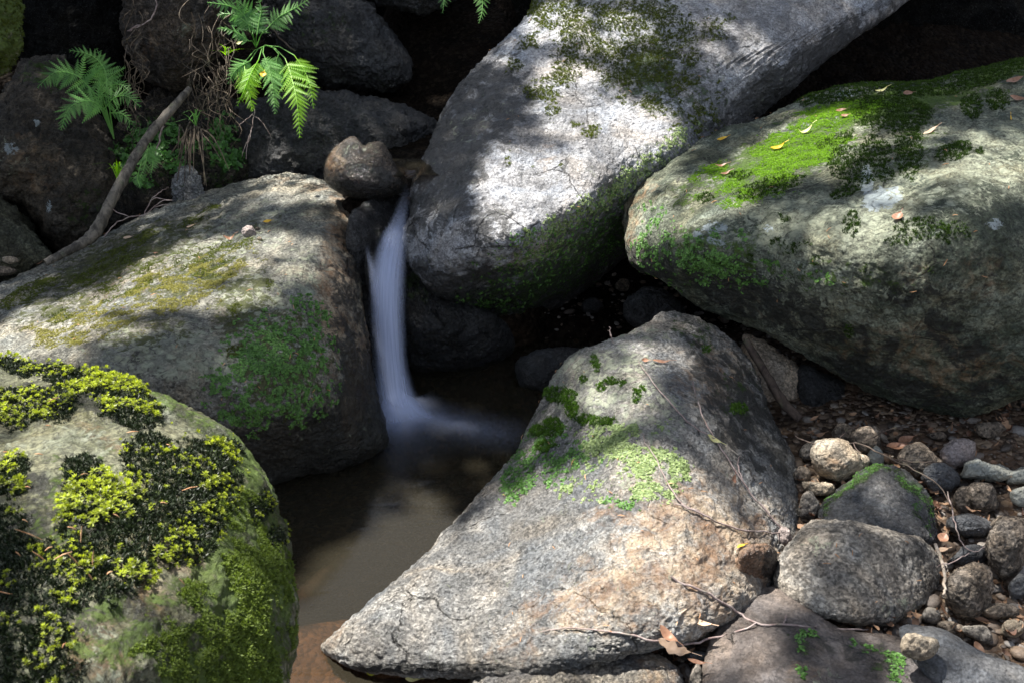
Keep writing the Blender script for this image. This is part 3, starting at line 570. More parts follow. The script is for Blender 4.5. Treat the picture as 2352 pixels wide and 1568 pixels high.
# pebble gravel over the bank: one mesh of many small stones
def pebbles():
    S, F = ico(2); Vs, Fs, va = [], [], []; n = 0
    for _ in range(8500):
        u, v = rng.uniform(1240, 2500), rng.uniform(640, 1640)
        if _ % 8 == 0: u, v = rng.uniform(640, 1150), rng.uniform(1330, 1600)
        p = at(u, v, dz(u, v, .05)); gz = float(ground_z(np.array([p[0]]), np.array([p[1]]))[0])
        if gz < -.015: continue
        s = rng.lognormal(math.log(.0045), .6); s = min(s, .022)
        sc = s*rng.uniform([.8, .55, .3], [1.4, 1., .65]); a = rng.uniform(0, 6.28)
        q = S*sc*(1+.22*perlin(S*1.4+_*1.7))[:, None]
        q = np.stack([q[:, 0]*math.cos(a)-q[:, 1]*math.sin(a), q[:, 0]*math.sin(a)+q[:, 1]*math.cos(a), q[:, 2]], -1)
        Vs.append(q+[p[0], p[1], gz+sc[2]*.35]); Fs.append(F+n); va.append(np.full(len(S), rng.uniform())); n += len(S)
    m, nn, L, bs = newmat('gravel_stones'); b = NB(m); c = b.coord()
    cr = b.new('ShaderNodeValToRGB'); L.new(b.attr('var'), cr.inputs[0]); e = cr.color_ramp.elements
    e[0].color = (.035, .028, .022, 1); e[1].color = (.33, .28, .22, 1)
    for p_, c_ in ((.35, (.10, .07, .05, 1)), (.6, (.17, .12, .08, 1)), (.8, (.2, .19, .18, 1))): x = e.new(p_); x.color = c_
    L.new(b.mix(b.ramp(b.noise(c, 160, 4, .7), .3, .7, .0, .6), cr.outputs[0], (.06, .045, .035)), bs.inputs['Base Color'])
    bs.inputs['Roughness'].default_value = .5; L.new(b.bump(b.noise(c, 130, 6, .7), .7, .004), bs.inputs['Normal'])
    o = link('gravel', mesh_from('gravel', np.vstack(Vs), np.vstack(Fs), m, dict(var=np.concatenate(va)))); tag(o, 'wet brown gravel between the cobbles of the right bank', 'gravel', kind='stuff')
pebbles()

# ------------------------------------------------------------------ falling water and foam
def silk_mat():
    m, n, L, bs = newmat('silky_water'); b = NB(m)
    bs.inputs['Base Color'].default_value = (.62, .70, .93, 1); bs.inputs['Roughness'].default_value = .45  # blue cast of the skylight painted into the water colour
    a = b.attr('alpha')
    fl = b.new('ShaderNodeCombineXYZ'); L.new(b.attr('across'), fl.inputs[0]); L.new(b.attr('along'), fl.inputs[1])
    st = b.noise(b.mapping(fl.outputs[0], (5, .35, 1)), 1., 5, .6, .35)
    al = b.math('MULTIPLY', a, b.ramp(st, .25, .72, .68, 1.12), True)
    tr = b.new('ShaderNodeBsdfTransparent'); tl = b.new('ShaderNodeBsdfTranslucent'); tl.inputs[0].default_value = (.6, .7, .95, 1)
    m0 = b.new('ShaderNodeMixShader'); m0.inputs[0].default_value = .35; L.new(bs.outputs[0], m0.inputs[1]); L.new(tl.outputs[0], m0.inputs[2])
    mx = b.new('ShaderNodeMixShader'); L.new(al, mx.inputs[0]); L.new(tr.outputs[0], mx.inputs[1]); L.new(m0.outputs[0], mx.inputs[2])
    L.new(mx.outputs[0], n['Material Output'].inputs[0]); return m
SILK = silk_mat()
def ribbon(path, layers, dens, nx=26):
    """curved sheet of aerated water: several shells one behind the other, thinning to nothing at both edges"""
    P = catmull(path, 8, False); Vs, Fs, A, X, Y = [], [], [], [], []; n = 0
    for l in range(layers):
        k = l/(max(layers-1, 1)); t = np.linspace(-1, 1, nx)
        wsc = 1-.22*k
        for i, (u, v, d, hw, al) in enumerate(P):
            uu = u+t*hw*wsc; dd = d-.05*(hw/45)*np.sqrt(np.clip(1-t*t, 0, 1))*(1-.5*k)+.02*k
            Vs.append(at(uu, np.full(nx, v), dd)); A.append(al*dens*(1-np.abs(t)**2.4)**1.4); X.append(t*hw/30*wsc+l*5); Y.append(np.full(nx, i/8.+l*3))
        i = np.arange(len(P)*nx).reshape(len(P), nx)+n; n += len(P)*nx
        Fs.append(np.stack([i[1:, :-1], i[1:, 1:], i[:-1, 1:], i[:-1, :-1]], -1).reshape(-1, 4))
    return np.vstack(Vs), np.vstack(Fs), dict(alpha=np.concatenate(A), across=np.concatenate(X), along=np.concatenate(Y))
V, F, A = ribbon([(944, 392, 2.60, 16, .05), (938, 420, 2.57, 12, .0), (926, 470, 2.53, 18, .08), (915, 510, 2.50, 25, .3), (903, 550, 2.47, 36, .7), (893, 620, 2.45, 44, .95), (890, 700, 2.45, 45, 1),
                  (893, 780, 2.45, 43, 1), (899, 850, 2.45, 44, 1), (907, 905, 2.45, 56, .9), (922, 945, 2.44, 74, .5), (937, 975, 2.43, 95, .0)], 3, .46)
wf = link('waterfall', mesh_from('waterfall', V, F, SILK, A)); tag(wf, kind='structure')
V, F, A = ribbon([(842, 560, 2.45, 7, 0), (848, 590, 2.45, 9, .15), (855, 620, 2.44, 11, .3), (860, 660, 2.43, 14, .25), (866, 700, 2.43, 16, .1)], 2, .5, 12)
tag(link('side_trickle_water', mesh_from('side_trickle_water', V, F, SILK, A)), kind='structure')
def foam():
    # low mound of aerated water, spreading from the foot of the fall
    na, nr = 90, 46; Vs, A, X, Y = [], [], [], []; c = at(905, 955, dz(905, 955, 0))
    for l in range(3):
        for i in range(nr):
            r = i/(nr-1)
            for j in range(na):
                a = -2.3+3.2*j/(na-1)
                reach = .14+.30*math.exp(-((a+.30)/.42)**2)+.14*math.exp(-((a+1.3)/.6)**2)
                q = r*reach
                h = (.060*math.exp(-(q/.05)**2)+.016*math.exp(-(q/.16)**2))*(1-.3*l)+.004+.0015*l
                Vs.append((c[0]+q*math.cos(a), c[1]+q*math.sin(a), h))
                jet = math.exp(-((a+.28+.2*q)/.17)**2)
                A.append(((1-r)**1.3*(.10+.22*jet)*min(1, (1.6-abs(a+.7))*1.2)+.75*math.exp(-(q/.07)**2))*(1-r)**.3*(.8 if l else 1)); X.append(a*5+l*4); Y.append(q*5)
    i = np.arange(3*nr*na).reshape(3, nr, na)
    F = np.stack([i[:, :-1, :-1], i[:, 1:, :-1], i[:, 1:, 1:], i[:, :-1, 1:]], -1).reshape(-1, 4)
    tag(link('foam_water', mesh_from('foam_water', np.array(Vs), F, SILK, dict(alpha=A, across=X, along=Y))), kind='structure')
foam()

# ------------------------------------------------------------------ moss, grown as small leaves out of the rock surfaces
def tmpl_rosette(k=15, seed=0):
    r = np.random.default_rng(seed); V, F, tip = [], [], []
    for i in range(k):
        a = i*2.39996+r.uniform(-.2, .2); q = (i+.5)/k; el = math.radians(78-72*q+r.uniform(-8, 8)); ln = (.55+.5*q)*r.uniform(.85, 1.1); wd = .15
        d = np.array([math.cos(a)*math.cos(el), math.sin(a)*math.cos(el), math.sin(el)]); s = np.array([-math.sin(a), math.cos(a), 0]); up = np.cross(d, s)
        b = np.array([0, 0, .55-.35*q]); n = len(V)
        V += [b, b+d*ln*.45+s*wd+up*-.04, b+d*ln*.45-s*wd+up*-.04, b+d*ln+np.array([0, 0, -.12*q])]
        F += [[n, n+1, n+3], [n, n+3, n+2]]; tip += [.0+.2*(1-q), .45+.4*(1-q), .45+.4*(1-q), .9-.35*q]
    return np.array(V), np.array(F), np.array(tip)
def tmpl_tuft(k=7, seed=0, wd=.10, spread=55):
    r = np.random.default_rng(seed); V, F, tip = [], [], []
    for i in range(k):
        a = r.uniform(0, 6.28); el = math.radians(90-r.uniform(5, spread)); ln = r.uniform(.6, 1.15)
        d = np.array([math.cos(a)*math.cos(el), math.sin(a)*math.cos(el), math.sin(el)]); s = np.array([-math.sin(a), math.cos(a), 0])
        b = np.array([r.uniform(-.3, .3), r.uniform(-.3, .3), -.1]); n = len(V)
        V += [b-s*wd*.6, b+s*wd*.6, b+d*ln*.55+s*wd, b+d*ln*.55-s*wd, b+d*ln+np.array([0, 0, -.08])]
        F += [[n, n+1, n+2], [n, n+2, n+3], [n+3, n+2, n+4]]; tip += [0, 0, .5, .5, 1.]
    return np.array(V), np.array(F), np.array(tip)
def tmpl_flake(k=5, seed=0):
    r = np.random.default_rng(seed); V, F, tip = [], [], []
    for i in range(k):
        a = r.uniform(0, 6.28); c = np.array([r.uniform(-.6, .6), r.uniform(-.6, .6), r.uniform(.05, .5)]); tl = r.uniform(-.5, .5, 2)
        n = len(V); V.append(c)
        for j in range(6):
            b = a+j*math.pi/3; q = .5*r.uniform(.75, 1.15); V.append(c+[q*math.cos(b), q*math.sin(b), q*(tl[0]*math.cos(b)+tl[1]*math.sin(b))])
        F += [[n, n+1+j, n+1+(j+1) % 6] for j in range(6)]; tip += [.3]+[r.uniform(.3, .9)]*6
    return np.array(V), np.array(F), np.array(tip)
def grow(key, L, count, tmpls, size, mat, name='moss', gate=(9., .9), tilt=.35, up=.25, clump=None, lift=0., seed=1, soft=.45, fine=.35):
    R = ROCKS[key]; V, F, N = R['V'], R['F'], R['N']; r = np.random.default_rng(seed)
    fu, fv = R['u'][F].mean(1), R['v'][F].mean(1); fc = V[F].mean(1); fn = N[F].mean(1)
    m = blobs(fu, fv, L, soft)*1.15-.1+gate[1]*fbm(fc*gate[0]+seed*3, 4, .6)+fine*fbm(fc*75+seed, 3, .6)
    wgt = sstep(.42, .62, m)*(blobs(fu, fv, L, soft) > .05)*np.linalg.norm(np.cross(V[F[:, 1]]-V[F[:, 0]], V[F[:, 2]]-V[F[:, 0]]), axis=1)
    view = fc-np.array([0, 0, H]); wgt = wgt*((fn*view).sum(1) < .35*np.linalg.norm(view, axis=1))
    if clump: wgt = wgt*sstep(clump[1], clump[1]+.15, fbm(fc*clump[0]+31, 3))
    if wgt.sum() <= 0: print('NO MOSS', key, name); return
    idx = r.choice(len(F), count, p=wgt/wgt.sum())
    bw = r.dirichlet((1, 1, 1), count); P = (V[F[idx]]*bw[..., None]).sum(1); n = (N[F[idx]]*bw[..., None]).sum(1)
    z = n+r.normal(0, tilt, (count, 3))+np.array([0, 0, up]); z /= np.linalg.norm(z, axis=1)[:, None]
    x = np.cross(z, r.normal(size=(count, 3))); x /= np.linalg.norm(x, axis=1)[:, None]; y = np.cross(z, x)
    s = r.uniform(size[0], size[1], count)*np.clip(.6+.6*sstep(.45, .8, m[idx]), .6, 1.2)
    base = R['base']; VV, FF, VA = [], [], []; off = 0
    pick = r.integers(0, len(tmpls), count); vi = r.uniform(0, 1, count)
    for ti, (tv, tf, tp) in enumerate(tmpls):
        k = np.where(pick == ti)[0]
        if not len(k): continue
        q = P[k, None]+s[k, None, None]*(tv[None, :, 0:1]*x[k, None]+tv[None, :, 1:2]*y[k, None]+(tv[None, :, 2:3]+lift)*z[k, None])
        VV.append(q.reshape(-1, 3)); FF.append((tf[None]+(np.arange(len(k))*len(tv))[:, None, None]).reshape(-1, 3)+off)
        VA.append(np.clip(tp[None]*.75+.5*(vi[k, None]-.35), 0, 1).ravel()); off += len(k)*len(tv)
    o = link(name, mesh_from(name, np.vstack(VV)-base, np.vstack(FF), mat, dict(var=np.concatenate(VA)), smooth=False), (0, 0, 0), R['root'])
    o['kind'] = 'stuff'
    return o
ROS = [tmpl_rosette(15, s) for s in range(4)]; TUF = [tmpl_tuft(7, s) for s in range(4)]; FINE = [tmpl_tuft(6, s+9, .13, 75) for s in range(3)]; FLK = [tmpl_flake(5, s) for s in range(4)]
STAR = leaf_mat('star_moss_leaf', (.010, .025, .004), (.52, .60, .07), .4, .4, .4)
BLACKM = leaf_mat('old_moss_stem', (.003, .005, .002), (.018, .032, .008), .5, .1, .35)
DGREEN = leaf_mat('dark_cushion_moss', (.005, .013, .003), (.12, .25, .02), .6, .3)
OLIVE = leaf_mat('olive_moss', (.010, .014, .003), (.17, .21, .03), .6, .35)
BRIGHT = leaf_mat('bright_felt_moss', (.05, .12, .006), (.25, .45, .03), .6, .35)
LIVER = leaf_mat('green_leafy_liverwort', (.010, .028, .008), (.20, .42, .09), .5, .3)
PALEL = leaf_mat('pale_leafy_liverwort', (.07, .11, .04), (.42, .52, .22), .5, .3)
L5 = [(60, 815, 90, 45, 12), (180, 870, 90, 40, 12), (290, 930, 90, 50, 25), (20, 930, 60, 45, 0), (100, 920, 90, 40, 10), (25, 1090, 45, 60, 0), (190, 1090, 50, 45, 0), (210, 1200, 80, 120, 0), (350, 1060, 80, 70, 10), (440, 1130, 110, 130, 0),
      (510, 1040, 45, 45, 0), (300, 1230, 130, 110, 0), (110, 1340, 110, 110, 0), (250, 1310, 90, 70, 0), (20, 1280, 60, 130, 0), (80, 1450, 110, 80, 0), (60, 1550, 140, 60, 0), (600, 1160, 30, 45, 30, .8), (640, 1230, 22, 30, 0, .8), (400, 1250, 90, 60, 0, .8)]
grow('B5', L5, 12000, TUF, (.003, .0075), BLACKM, 'dark_moss', gate=(22., .55), tilt=.6, seed=2)
grow('B5', L5[:5]+L5[5:12], 620, ROS, (.0036, .0066), STAR, 'star_moss', gate=(16., .75), tilt=.35, lift=1.1, seed=3, clump=(16., .06))
grow('B5', L5, 1100, ROS, (.0020, .0046), STAR, 'star_moss', gate=(16., .75), tilt=.5, lift=.9, seed=4, clump=(22., .0))
grow('B5', [(520, 1500, 160, 120, 0, .8), (590, 1330, 80, 160, 0, .75), (620, 1480, 50, 90, 0, .8), (440, 1400, 80, 80, 0, .6), (560, 1180, 70, 60, 0, .55)], 9000, FINE, (.0025, .0055), leaf_mat('hanging_feather_moss', (.04, .06, .01), (.21, .29, .05), .6, .35), 'feather_moss', gate=(18., .9), up=-.2, tilt=.5, seed=5)
# right boulder
grow('B3', [(1850, 330, 130, 60, -30, .95), (1900, 290, 90, 30, -25, .8), (1740, 410, 110, 50, -20, .75), (1800, 370, 120, 60, -30, .9), (1640, 400, 90, 30, -28, .55), (1950, 250, 100, 30, -15, .75)], 20000, FINE, (.0022, .0042), BRIGHT, 'felt_moss', gate=(10., .95), seed=6, soft=.6, fine=.5)
L3 = [(1980, 210, 160, 22, -8), (2200, 185, 170, 24, -10), (2330, 150, 80, 20, -10), (2050, 262, 95, 45, 0), (2088, 335, 34, 80, 0), (2232, 240, 28, 32, 0), (2292, 228, 30, 26, 0), (1945, 375, 48, 44, 0), (2190, 345, 48, 24, -20), (2250, 345, 12, 8, 0), (1992, 393, 24, 22, 0),
      (1945, 428, 42, 16, -25), (2036, 396, 20, 20, 0), (1955, 512, 20, 34, 10), (1800, 503, 13, 12, 0), (1788, 560, 18, 13, 0), (1820, 572, 20, 12, -20), (1850, 558, 16, 7, 0), (2125, 525, 72, 30, 0), (2065, 550, 36, 14, -10), (2200, 525, 32, 26, 20), (1765, 430, 90, 22, -15),
      (1722, 600, 12, 14), (1700, 400, 30, 12), (1620, 450, 22, 10), (1870, 600, 14, 12), (1990, 620, 18, 9), (2130, 620, 16, 10), (2010, 345, 40, 40), (1920, 320, 60, 16, -20, .7), (1950, 755, 14, 22, 0, .8), (2170, 540, 14, 26)]
grow('B3', L3, 13000, TUF, (.0035, .008), leaf_mat('blackish_cushion_moss', (.004, .009, .002), (.055, .11, .010), .7, .2, .2), 'cushion_moss', gate=(26., .2), seed=7, fine=.15, soft=.3)
grow('B3', [(1620, 590, 90, 60, 0, .7), (1700, 620, 90, 40, 20, .6), (1500, 560, 40, 70, 0, .5), (1860, 650, 60, 20, 0, .5)], 3500, FLK, (.0016, .004), LIVER, 'liverwort', gate=(20., .9), seed=8, soft=.7, fine=.9)
# silvery boulder
L2 = [(1290, 30, 60, 50), (1330, 90, 50, 50), (1400, 40, 60, 60), (1380, 110, 60, 40), (1460, 80, 60, 80), (1500, 40, 60, 50), (1510, 150, 70, 60), (1440, 170, 60, 50), (1560, 90, 50, 60, 0, .8), (1300, 165, 25, 30), (1250, 205, 36, 24), (1268, 245, 16, 24), (1500, 225, 36, 26), (1560, 190, 40, 40, 0, .8),
      (1355, 302, 18, 12), (1320, 288, 14, 9), (1372, 292, 10, 9), (1180, 150, 20, 15, 0, .7), (1215, 100, 30, 20, 0, .6), (1165, 360, 8, 14, 0, .8), (1245, 15, 40, 20), (1290, 378, 7, 6), (1225, 380, 5, 5), (1590, 250, 60, 60, 0, .55), (1640, 60, 40, 30, 0, .5)]
grow('B2', L2, 15000, TUF, (.0028, .007), OLIVE, 'tuft_moss', gate=(18., 1.1), seed=9, soft=.75, fine=1.1)
grow('B2', [(1440, 420, 130, 26, -38, .85), (1310, 500, 90, 26, -33, .8), (1540, 335, 60, 24, -40, .8), (1250, 560, 90, 36, -25, .6)], 3000, FLK, (.0015, .0036), PALEL, 'pale_liverwort', gate=(24., 1.), seed=10, soft=.7, fine=1.3)
grow('B2', [(1260, 600, 150, 70, -25, .7), (1420, 520, 150, 70, -38, .7), (1150, 700, 80, 40, 0, .6)], 3600, FLK, (.0016, .004), LIVER, 'liverwort', gate=(20., 1.), seed=11, soft=.7, fine=1.3)
# wedge boulder
grow('B4', [(1285, 905, 40, 20), (1367, 832, 9, 22, -20), (1402, 875, 18, 10), (1380, 888, 10, 10), (1348, 962, 32, 13), (1390, 965, 26, 10), (1268, 980, 26, 26), (1310, 935, 16, 24), (1232, 985, 20, 14), (1462, 905, 10, 18), (1475, 890, 8, 8), (1250, 1020, 30, 16, 0, .8), (1700, 935, 26, 16, 0, .8), (1340, 870, 10, 8), (1430, 880, 8, 8), (1620, 800, 20, 12, 0, .6)],
     2400, TUF, (.0035, .0085), DGREEN, 'cushion_moss', gate=(30., .3), seed=12, fine=.2)
grow('B4', [(1195, 1085, 45, 60, 0, .8), (1175, 1120, 26, 36, 0, .8), (1290, 1060, 70, 40, -20, .7), (1250, 1020, 60, 40, 0, .6), (1440, 1140, 60, 24, 0, .55)], 3400, FLK, (.0015, .0038), LIVER, 'liverwort', gate=(22., .9), seed=13, soft=.7, fine=.9)
grow('B4', [(1400, 1015, 60, 45, 0, .85), (1470, 1060, 80, 40, 10, .7), (1490, 1130, 50, 26, 0, .8), (1560, 1075, 36, 36, 0, .8), (1350, 1120, 60, 30, 0, .5), (1530, 980, 30, 20, 0, .5)], 4200, FLK, (.0015, .0038), PALEL, 'pale_liverwort', gate=(22., .9), seed=14, soft=.7, fine=.9)
# left boulder
grow('B1', [(640, 850, 95, 100, 0, .9), (570, 930, 70, 60, 0, .8), (700, 790, 50, 80, 0, .8), (520, 880, 50, 40, 0, .6)], 7500, FLK, (.0015, .0036), LIVER, 'liverwort', gate=(16., 1.), seed=15, soft=.8, fine=1.5)
grow('B1', [(300, 560, 90, 12, -22, .7), (420, 510, 60, 12, -18, .6), (480, 600, 60, 40, 0, .7), (240, 610, 120, 20, -22, .65), (530, 560, 70, 14, -8, .75), (300, 640, 180, 40, -20, .5), (540, 705, 14, 20, 0, 1), (620, 650, 10, 14, 0, 1), (480, 480, 40, 10, -15, .6), (130, 720, 40, 30, 0, .6), (60, 670, 90, 20, -25, .8), (540, 800, 30, 14, 0, .7)],
     11000, TUF, (.002, .005), OLIVE, 'tuft_moss', gate=(22., .9), seed=16)
grow('B1', [(400, 660, 160, 60, -20, .6), (200, 750, 150, 60, -10, .55), (560, 580, 60, 30, 0, .4)], 14000, FINE, (.002, .0045), leaf_mat('golden_moss', (.07, .07, .015), (.42, .40, .12), .6, .3), 'golden_moss', gate=(20., .9), up=-.1, seed=17)
ROCKS['B12']['root'] and grow('B12', [(10, 60, 60, 140)], 1500, FINE, (.004, .008), leaf_mat('olive_felt', (.02, .03, .005), (.13, .17, .02), .6, .3), 'moss', seed=18)
k1 = 'C1'; grow('C1', [(1975, 1092, 90, 9, -36), (2100, 1118, 80, 10, 40, .9), (2140, 1190, 10, 40, 0, .6), (1900, 1150, 14, 30, 0, .5), (2110, 1160, 20, 20, 0, .5)], 1100, FINE, (.0015, .0035), LIVER, 'moss', gate=(40., .9), seed=19, soft=.6, fine=.8)
grow('S2', [(1860, 1450, 26, 12, 0, .9), (1840, 1475, 12, 20, 0, .7), (2020, 1495, 60, 14, 20, .8), (2060, 1530, 20, 40, 10, .8), (1840, 1540, 12, 14, 0, .8)], 420, FLK, (.0015, .0036), LIVER, 'liverwort', gate=(40., .9), seed=20, soft=.7, fine=1.2)
grow('BANK', [(330, 330, 130, 60, 0, .6), (520, 330, 60, 80, 0, .6), (300, 400, 60, 60, 0, .5)], 2200, FLK, (.005, .011), leaf_mat('shade_herb', (.02, .06, .012), (.12, .30, .06), .5, .3), 'creeping_plants', gate=(14., .9), seed=21)

# ------------------------------------------------------------------ tubes: branches, twigs, roots
def tube(pts, rad, k=8, jitter=0., seed=0):
    P = np.array(pts, float); n = len(P); rad = np.interp(np.linspace(0, 1, n), np.linspace(0, 1, len(rad)), rad)
    T = np.gradient(P, axis=0); T /= np.linalg.norm(T, axis=1)[:, None]+1e-9
    ref = np.array([.3, .2, .93]); V = []; a = np.linspace(0, 2*np.pi, k, endpoint=False); r = np.random.default_rng(seed)
    for i in range(n):
        x = np.cross(T[i], ref); x /= np.linalg.norm(x)+1e-9; y = np.cross(T[i], x); q = rad[i]*(1+r.normal(0, jitter, k))
        V.append(P[i]+np.cos(a)[:, None]*x*q[:, None]+np.sin(a)[:, None]*y*q[:, None])
    V = np.vstack(V+[P[:1], P[-1:]]); F = []
    for i in range(n-1):
        for j in range(k):
            A, B_ = i*k+j, i*k+(j+1) % k; F.append([A, A+k, B_+k, B_])
    F += [[n*k, j, (j+1) % k, n*k] for j in range(0)]
    F = np.array(F)
    return V[:-2], F
def join(parts):
    off = 0; Vs, Fs = [], []
    for V, F in parts: Vs.append(V); Fs.append(F+off); off += len(V)
    return np.vstack(Vs), np.vstack(Fs)
def path3(L, k=6): return at(*catmull(L, k, False).T)
def surf(key, u, v, off=.003):
    """point on the camera side of a rock, above image direction (u,v)"""
    R = ROCKS[key]; q = R['V']-np.array([0, 0, H]); X = q[:, 0]; Zc = q[:, 1]*cP-q[:, 2]*sP; Y = q[:, 1]*sP+q[:, 2]*cP
    pu = 1176+X/Zc/TH*1176; pv = 784-Y/Zc/TH*1176
    w_ = (pu-u)**2+(pv-v)**2; c = np.argsort(w_)[:60]; surf.gap = math.sqrt(w_[c[0]]); c = c[Zc[c] < Zc[c].min()+.06][:6]
    surf.d = Zc[c].mean(); return R['V'][c].mean(0)+R['N'][c].mean(0)*off, R['N'][c].mean(0)
BARK = bark_mat('grey_bark', (.035, .03, .024), (.17, .15, .12)); TWIG = bark_mat('twig_bark', (.16, .11, .10), (.34, .28, .26)); DTWIG = bark_mat('dark_twig', (.03, .02, .016), (.09, .065, .05))
pb = path3([(436, 203, 2.72), (400, 245, 2.70), (352, 300, 2.68), (318, 348, 2.66), (288, 402, 2.63), (262, 450, 2.61), (236, 502, 2.60), (216, 538, 2.60), (190, 558, 2.58), (150, 580, 2.56), (104, 604, 2.53)])
V, F = tube(pb, [.008, .011, .0125, .0125, .0135, .014, .015, .017, .0135, .011, .009], 14, .07, 1)
br = solo('broken_branch', V, F, BARK, 'thick broken grey branch leaning at the left between ferns and boulder', 'branch')
V, F = tube(path3([(1712, 780, 2.36), (1760, 860, 2.34), (1800, 925, 2.32), (1838, 962, 2.30)]), [.009, .010, .012, .010], 10, .08, 2)
solo('stick', V, F, DTWIG, 'dark straight stick propped in the gap under the right boulder', 'stick')
V, F = tube(path3([(660, 1400, dz(660, 1400, -.04)), (700, 1370, dz(700, 1370, -.04)), (735, 1330, dz(735, 1330, -.05)), (800, 1275, dz(800, 1275, -.07))]), [.02, .02, .016, .01], 10, .1, 3)
solo('sunken_branch', V, F, DTWIG, 'dark blurred branch lying under the pool water by the mossy boulder', 'branch')
def twig(name, runs, mat, label, cat='twig', r=.0022, key=None, d=None, group=None):
    parts = []; r *= .75
    for i, L in enumerate(runs):
        c = catmull([p[:2] for p in L], 4, False)
        if key:
            P = []
            for u, v in c:
                kk = key(u, v) if callable(key) else key
                if isinstance(kk, tuple):
                    best = None
                    for q_ in kk:
                        pt = surf(q_, u, v, .004)[0]
                        if surf.gap < 9 and (best is None or surf.d < best[0]): best = (surf.d, pt)
                    P.append(best[1] if best else at(u, v, dz(u, v, .14))); continue
                P.append(surf(kk, u, v, .006)[0] if isinstance(kk, str) else at(u, v, dz(u, v, kk)))
            P = np.array(P)
            for _ in range(3): P[1:-1] = (P[:-2]+P[1:-1]*2+P[2:])/4
        else: P = at(c[:, 0], c[:, 1], np.full(len(c), d))
        P = P+np.random.default_rng(i+len(label)).normal(0, .0012, P.shape)
        parts.append(tube(P, [r*(.65 if i else 1.), r*.9, r*(.3 if i else .6)], 6, .05))
    V, F = join(parts); return solo(name, V, F, mat, label, cat, group)
GT = 'fallen twigs lying on the rocks'
twig('fallen_twig', [[(1815, 1242), (1790, 1215), (1740, 1160), (1700, 1110), (1670, 1060), (1640, 1010), (1610, 960), (1598, 920), (1590, 880)], [(1640, 1010), (1590, 985), (1540, 935), (1500, 885), (1465, 835)], [(1800, 1222), (1750, 1222), (1690, 1220), (1620, 1190), (1560, 1160), (1530, 1110), (1500, 1050), (1470, 990)], [(1620, 1190), (1590, 1172), (1540, 1160)], [(1700, 1110), (1690, 1075), (1695, 1050)]],
     TWIG, 'long forked pale twig lying across the right flank of the wedge boulder', key='B4', r=.0026, group=GT)
hk = lambda u, v: ('S2', 'B4', 'S1', 'C0')
twig('fallen_twig', [[(1535, 1327), (1580, 1347), (1640, 1372), (1690, 1402), (1735, 1438), (1800, 1436), (1870, 1446), (1960, 1446), (2000, 1441)], [(1735, 1438), (1690, 1455), (1620, 1470), (1560, 1475), (1500, 1466), (1440, 1456), (1380, 1446), (1300, 1444), (1240, 1452)], [(1800, 1436), (1805, 1420), (1808, 1412)], [(1870, 1446), (1880, 1430)], [(1560, 1475), (1535, 1450)]],
     TWIG, 'grey y shaped twig crossing the purple slab below the largest cobble', key=hk, r=.0030, group=GT)
twig('fallen_twig', [[(1826, 1000), (1870, 1022), (1920, 1014), (1980, 1020), (2040, 1050), (2100, 1078), (2160, 1112), (2186, 1165)], [(1980, 1016), (2040, 986), (2100, 974), (2170, 970)], [(2040, 1050), (2110, 1062), (2170, 1060)], [(1920, 1014), (1945, 985), (1985, 978)], [(1960, 1018), (1975, 1045)]], DTWIG, 'tangled dark twig over the stones in the shade below the right boulder', key=lambda u, v: .16, r=.0024, group=GT)
twig('fallen_twig', [[(2178, 1130), (2190, 1180), (2200, 1225), (2225, 1268), (2262, 1255)], [(2225, 1268), (2190, 1290), (2150, 1300)]], TWIG, 'short bent twig between the stones right of the mossy dark cobble', key=lambda u, v: .15, r=.0018, group=GT)
twig('fallen_twig', [[(2150, 1250), (2165, 1300), (2170, 1345), (2168, 1365)]], bark_mat('beige_bark', (.2, .16, .12), (.4, .34, .28)), 'short beige twig hugging the right end of the largest cobble', key=lambda u, v: .14, r=.0045, group=GT)
twig('fallen_twig', [[(240, 545), (262, 515), (300, 498), (330, 494), (352, 478), (385, 470)], [(330, 494), (345, 462), (370, 440), (388, 430)], [(352, 478), (372, 462), (395, 462)], [(300, 498), (272, 490), (245, 470)], [(345, 462), (360, 455), (396, 462)]], TWIG, 'small tangle of bare pale twigs at the top edge of the left boulder', d=2.6, r=.0022, group=GT)
twig('fallen_twig', [[(1400, 752), (1403, 770), (1410, 790)], [(1403, 770), (1396, 760)]], TWIG, 'tiny upright twig at the top left of the wedge boulder', d=2.1, r=.0015, group=GT)
twig('fallen_twig', [[(375, 290), (365, 325), (355, 362)]], TWIG, 'short pale twig standing behind the broken branch', d=2.75, r=.004, group=GT)
twig('fallen_twig', [[(585, 250), (580, 290), (570, 330), (565, 365)], [(582, 262), (560, 280), (548, 292)], [(580, 265), (605, 285), (622, 315)], [(578, 300), (566, 330), (556, 362)]], TWIG, 'thin branching twig dangling beneath the right fern', d=2.9, r=.0017, group=GT)
twig('fallen_twig', [[(355, -8), (360, 15), (350, 40), (325, 58), (292, 72)], [(325, 58), (310, 62), (300, 74)]], TWIG, 'curved pale twig hanging at the top over the root bank', d=2.75, r=.003, group=GT)
twig('fallen_twig', [[(608, 50), (640, 85), (668, 112), (680, 118)]], DTWIG, 'straight brown twig leaning on the dark boulder by the top fern', d=3.0, r=.004, group=GT)
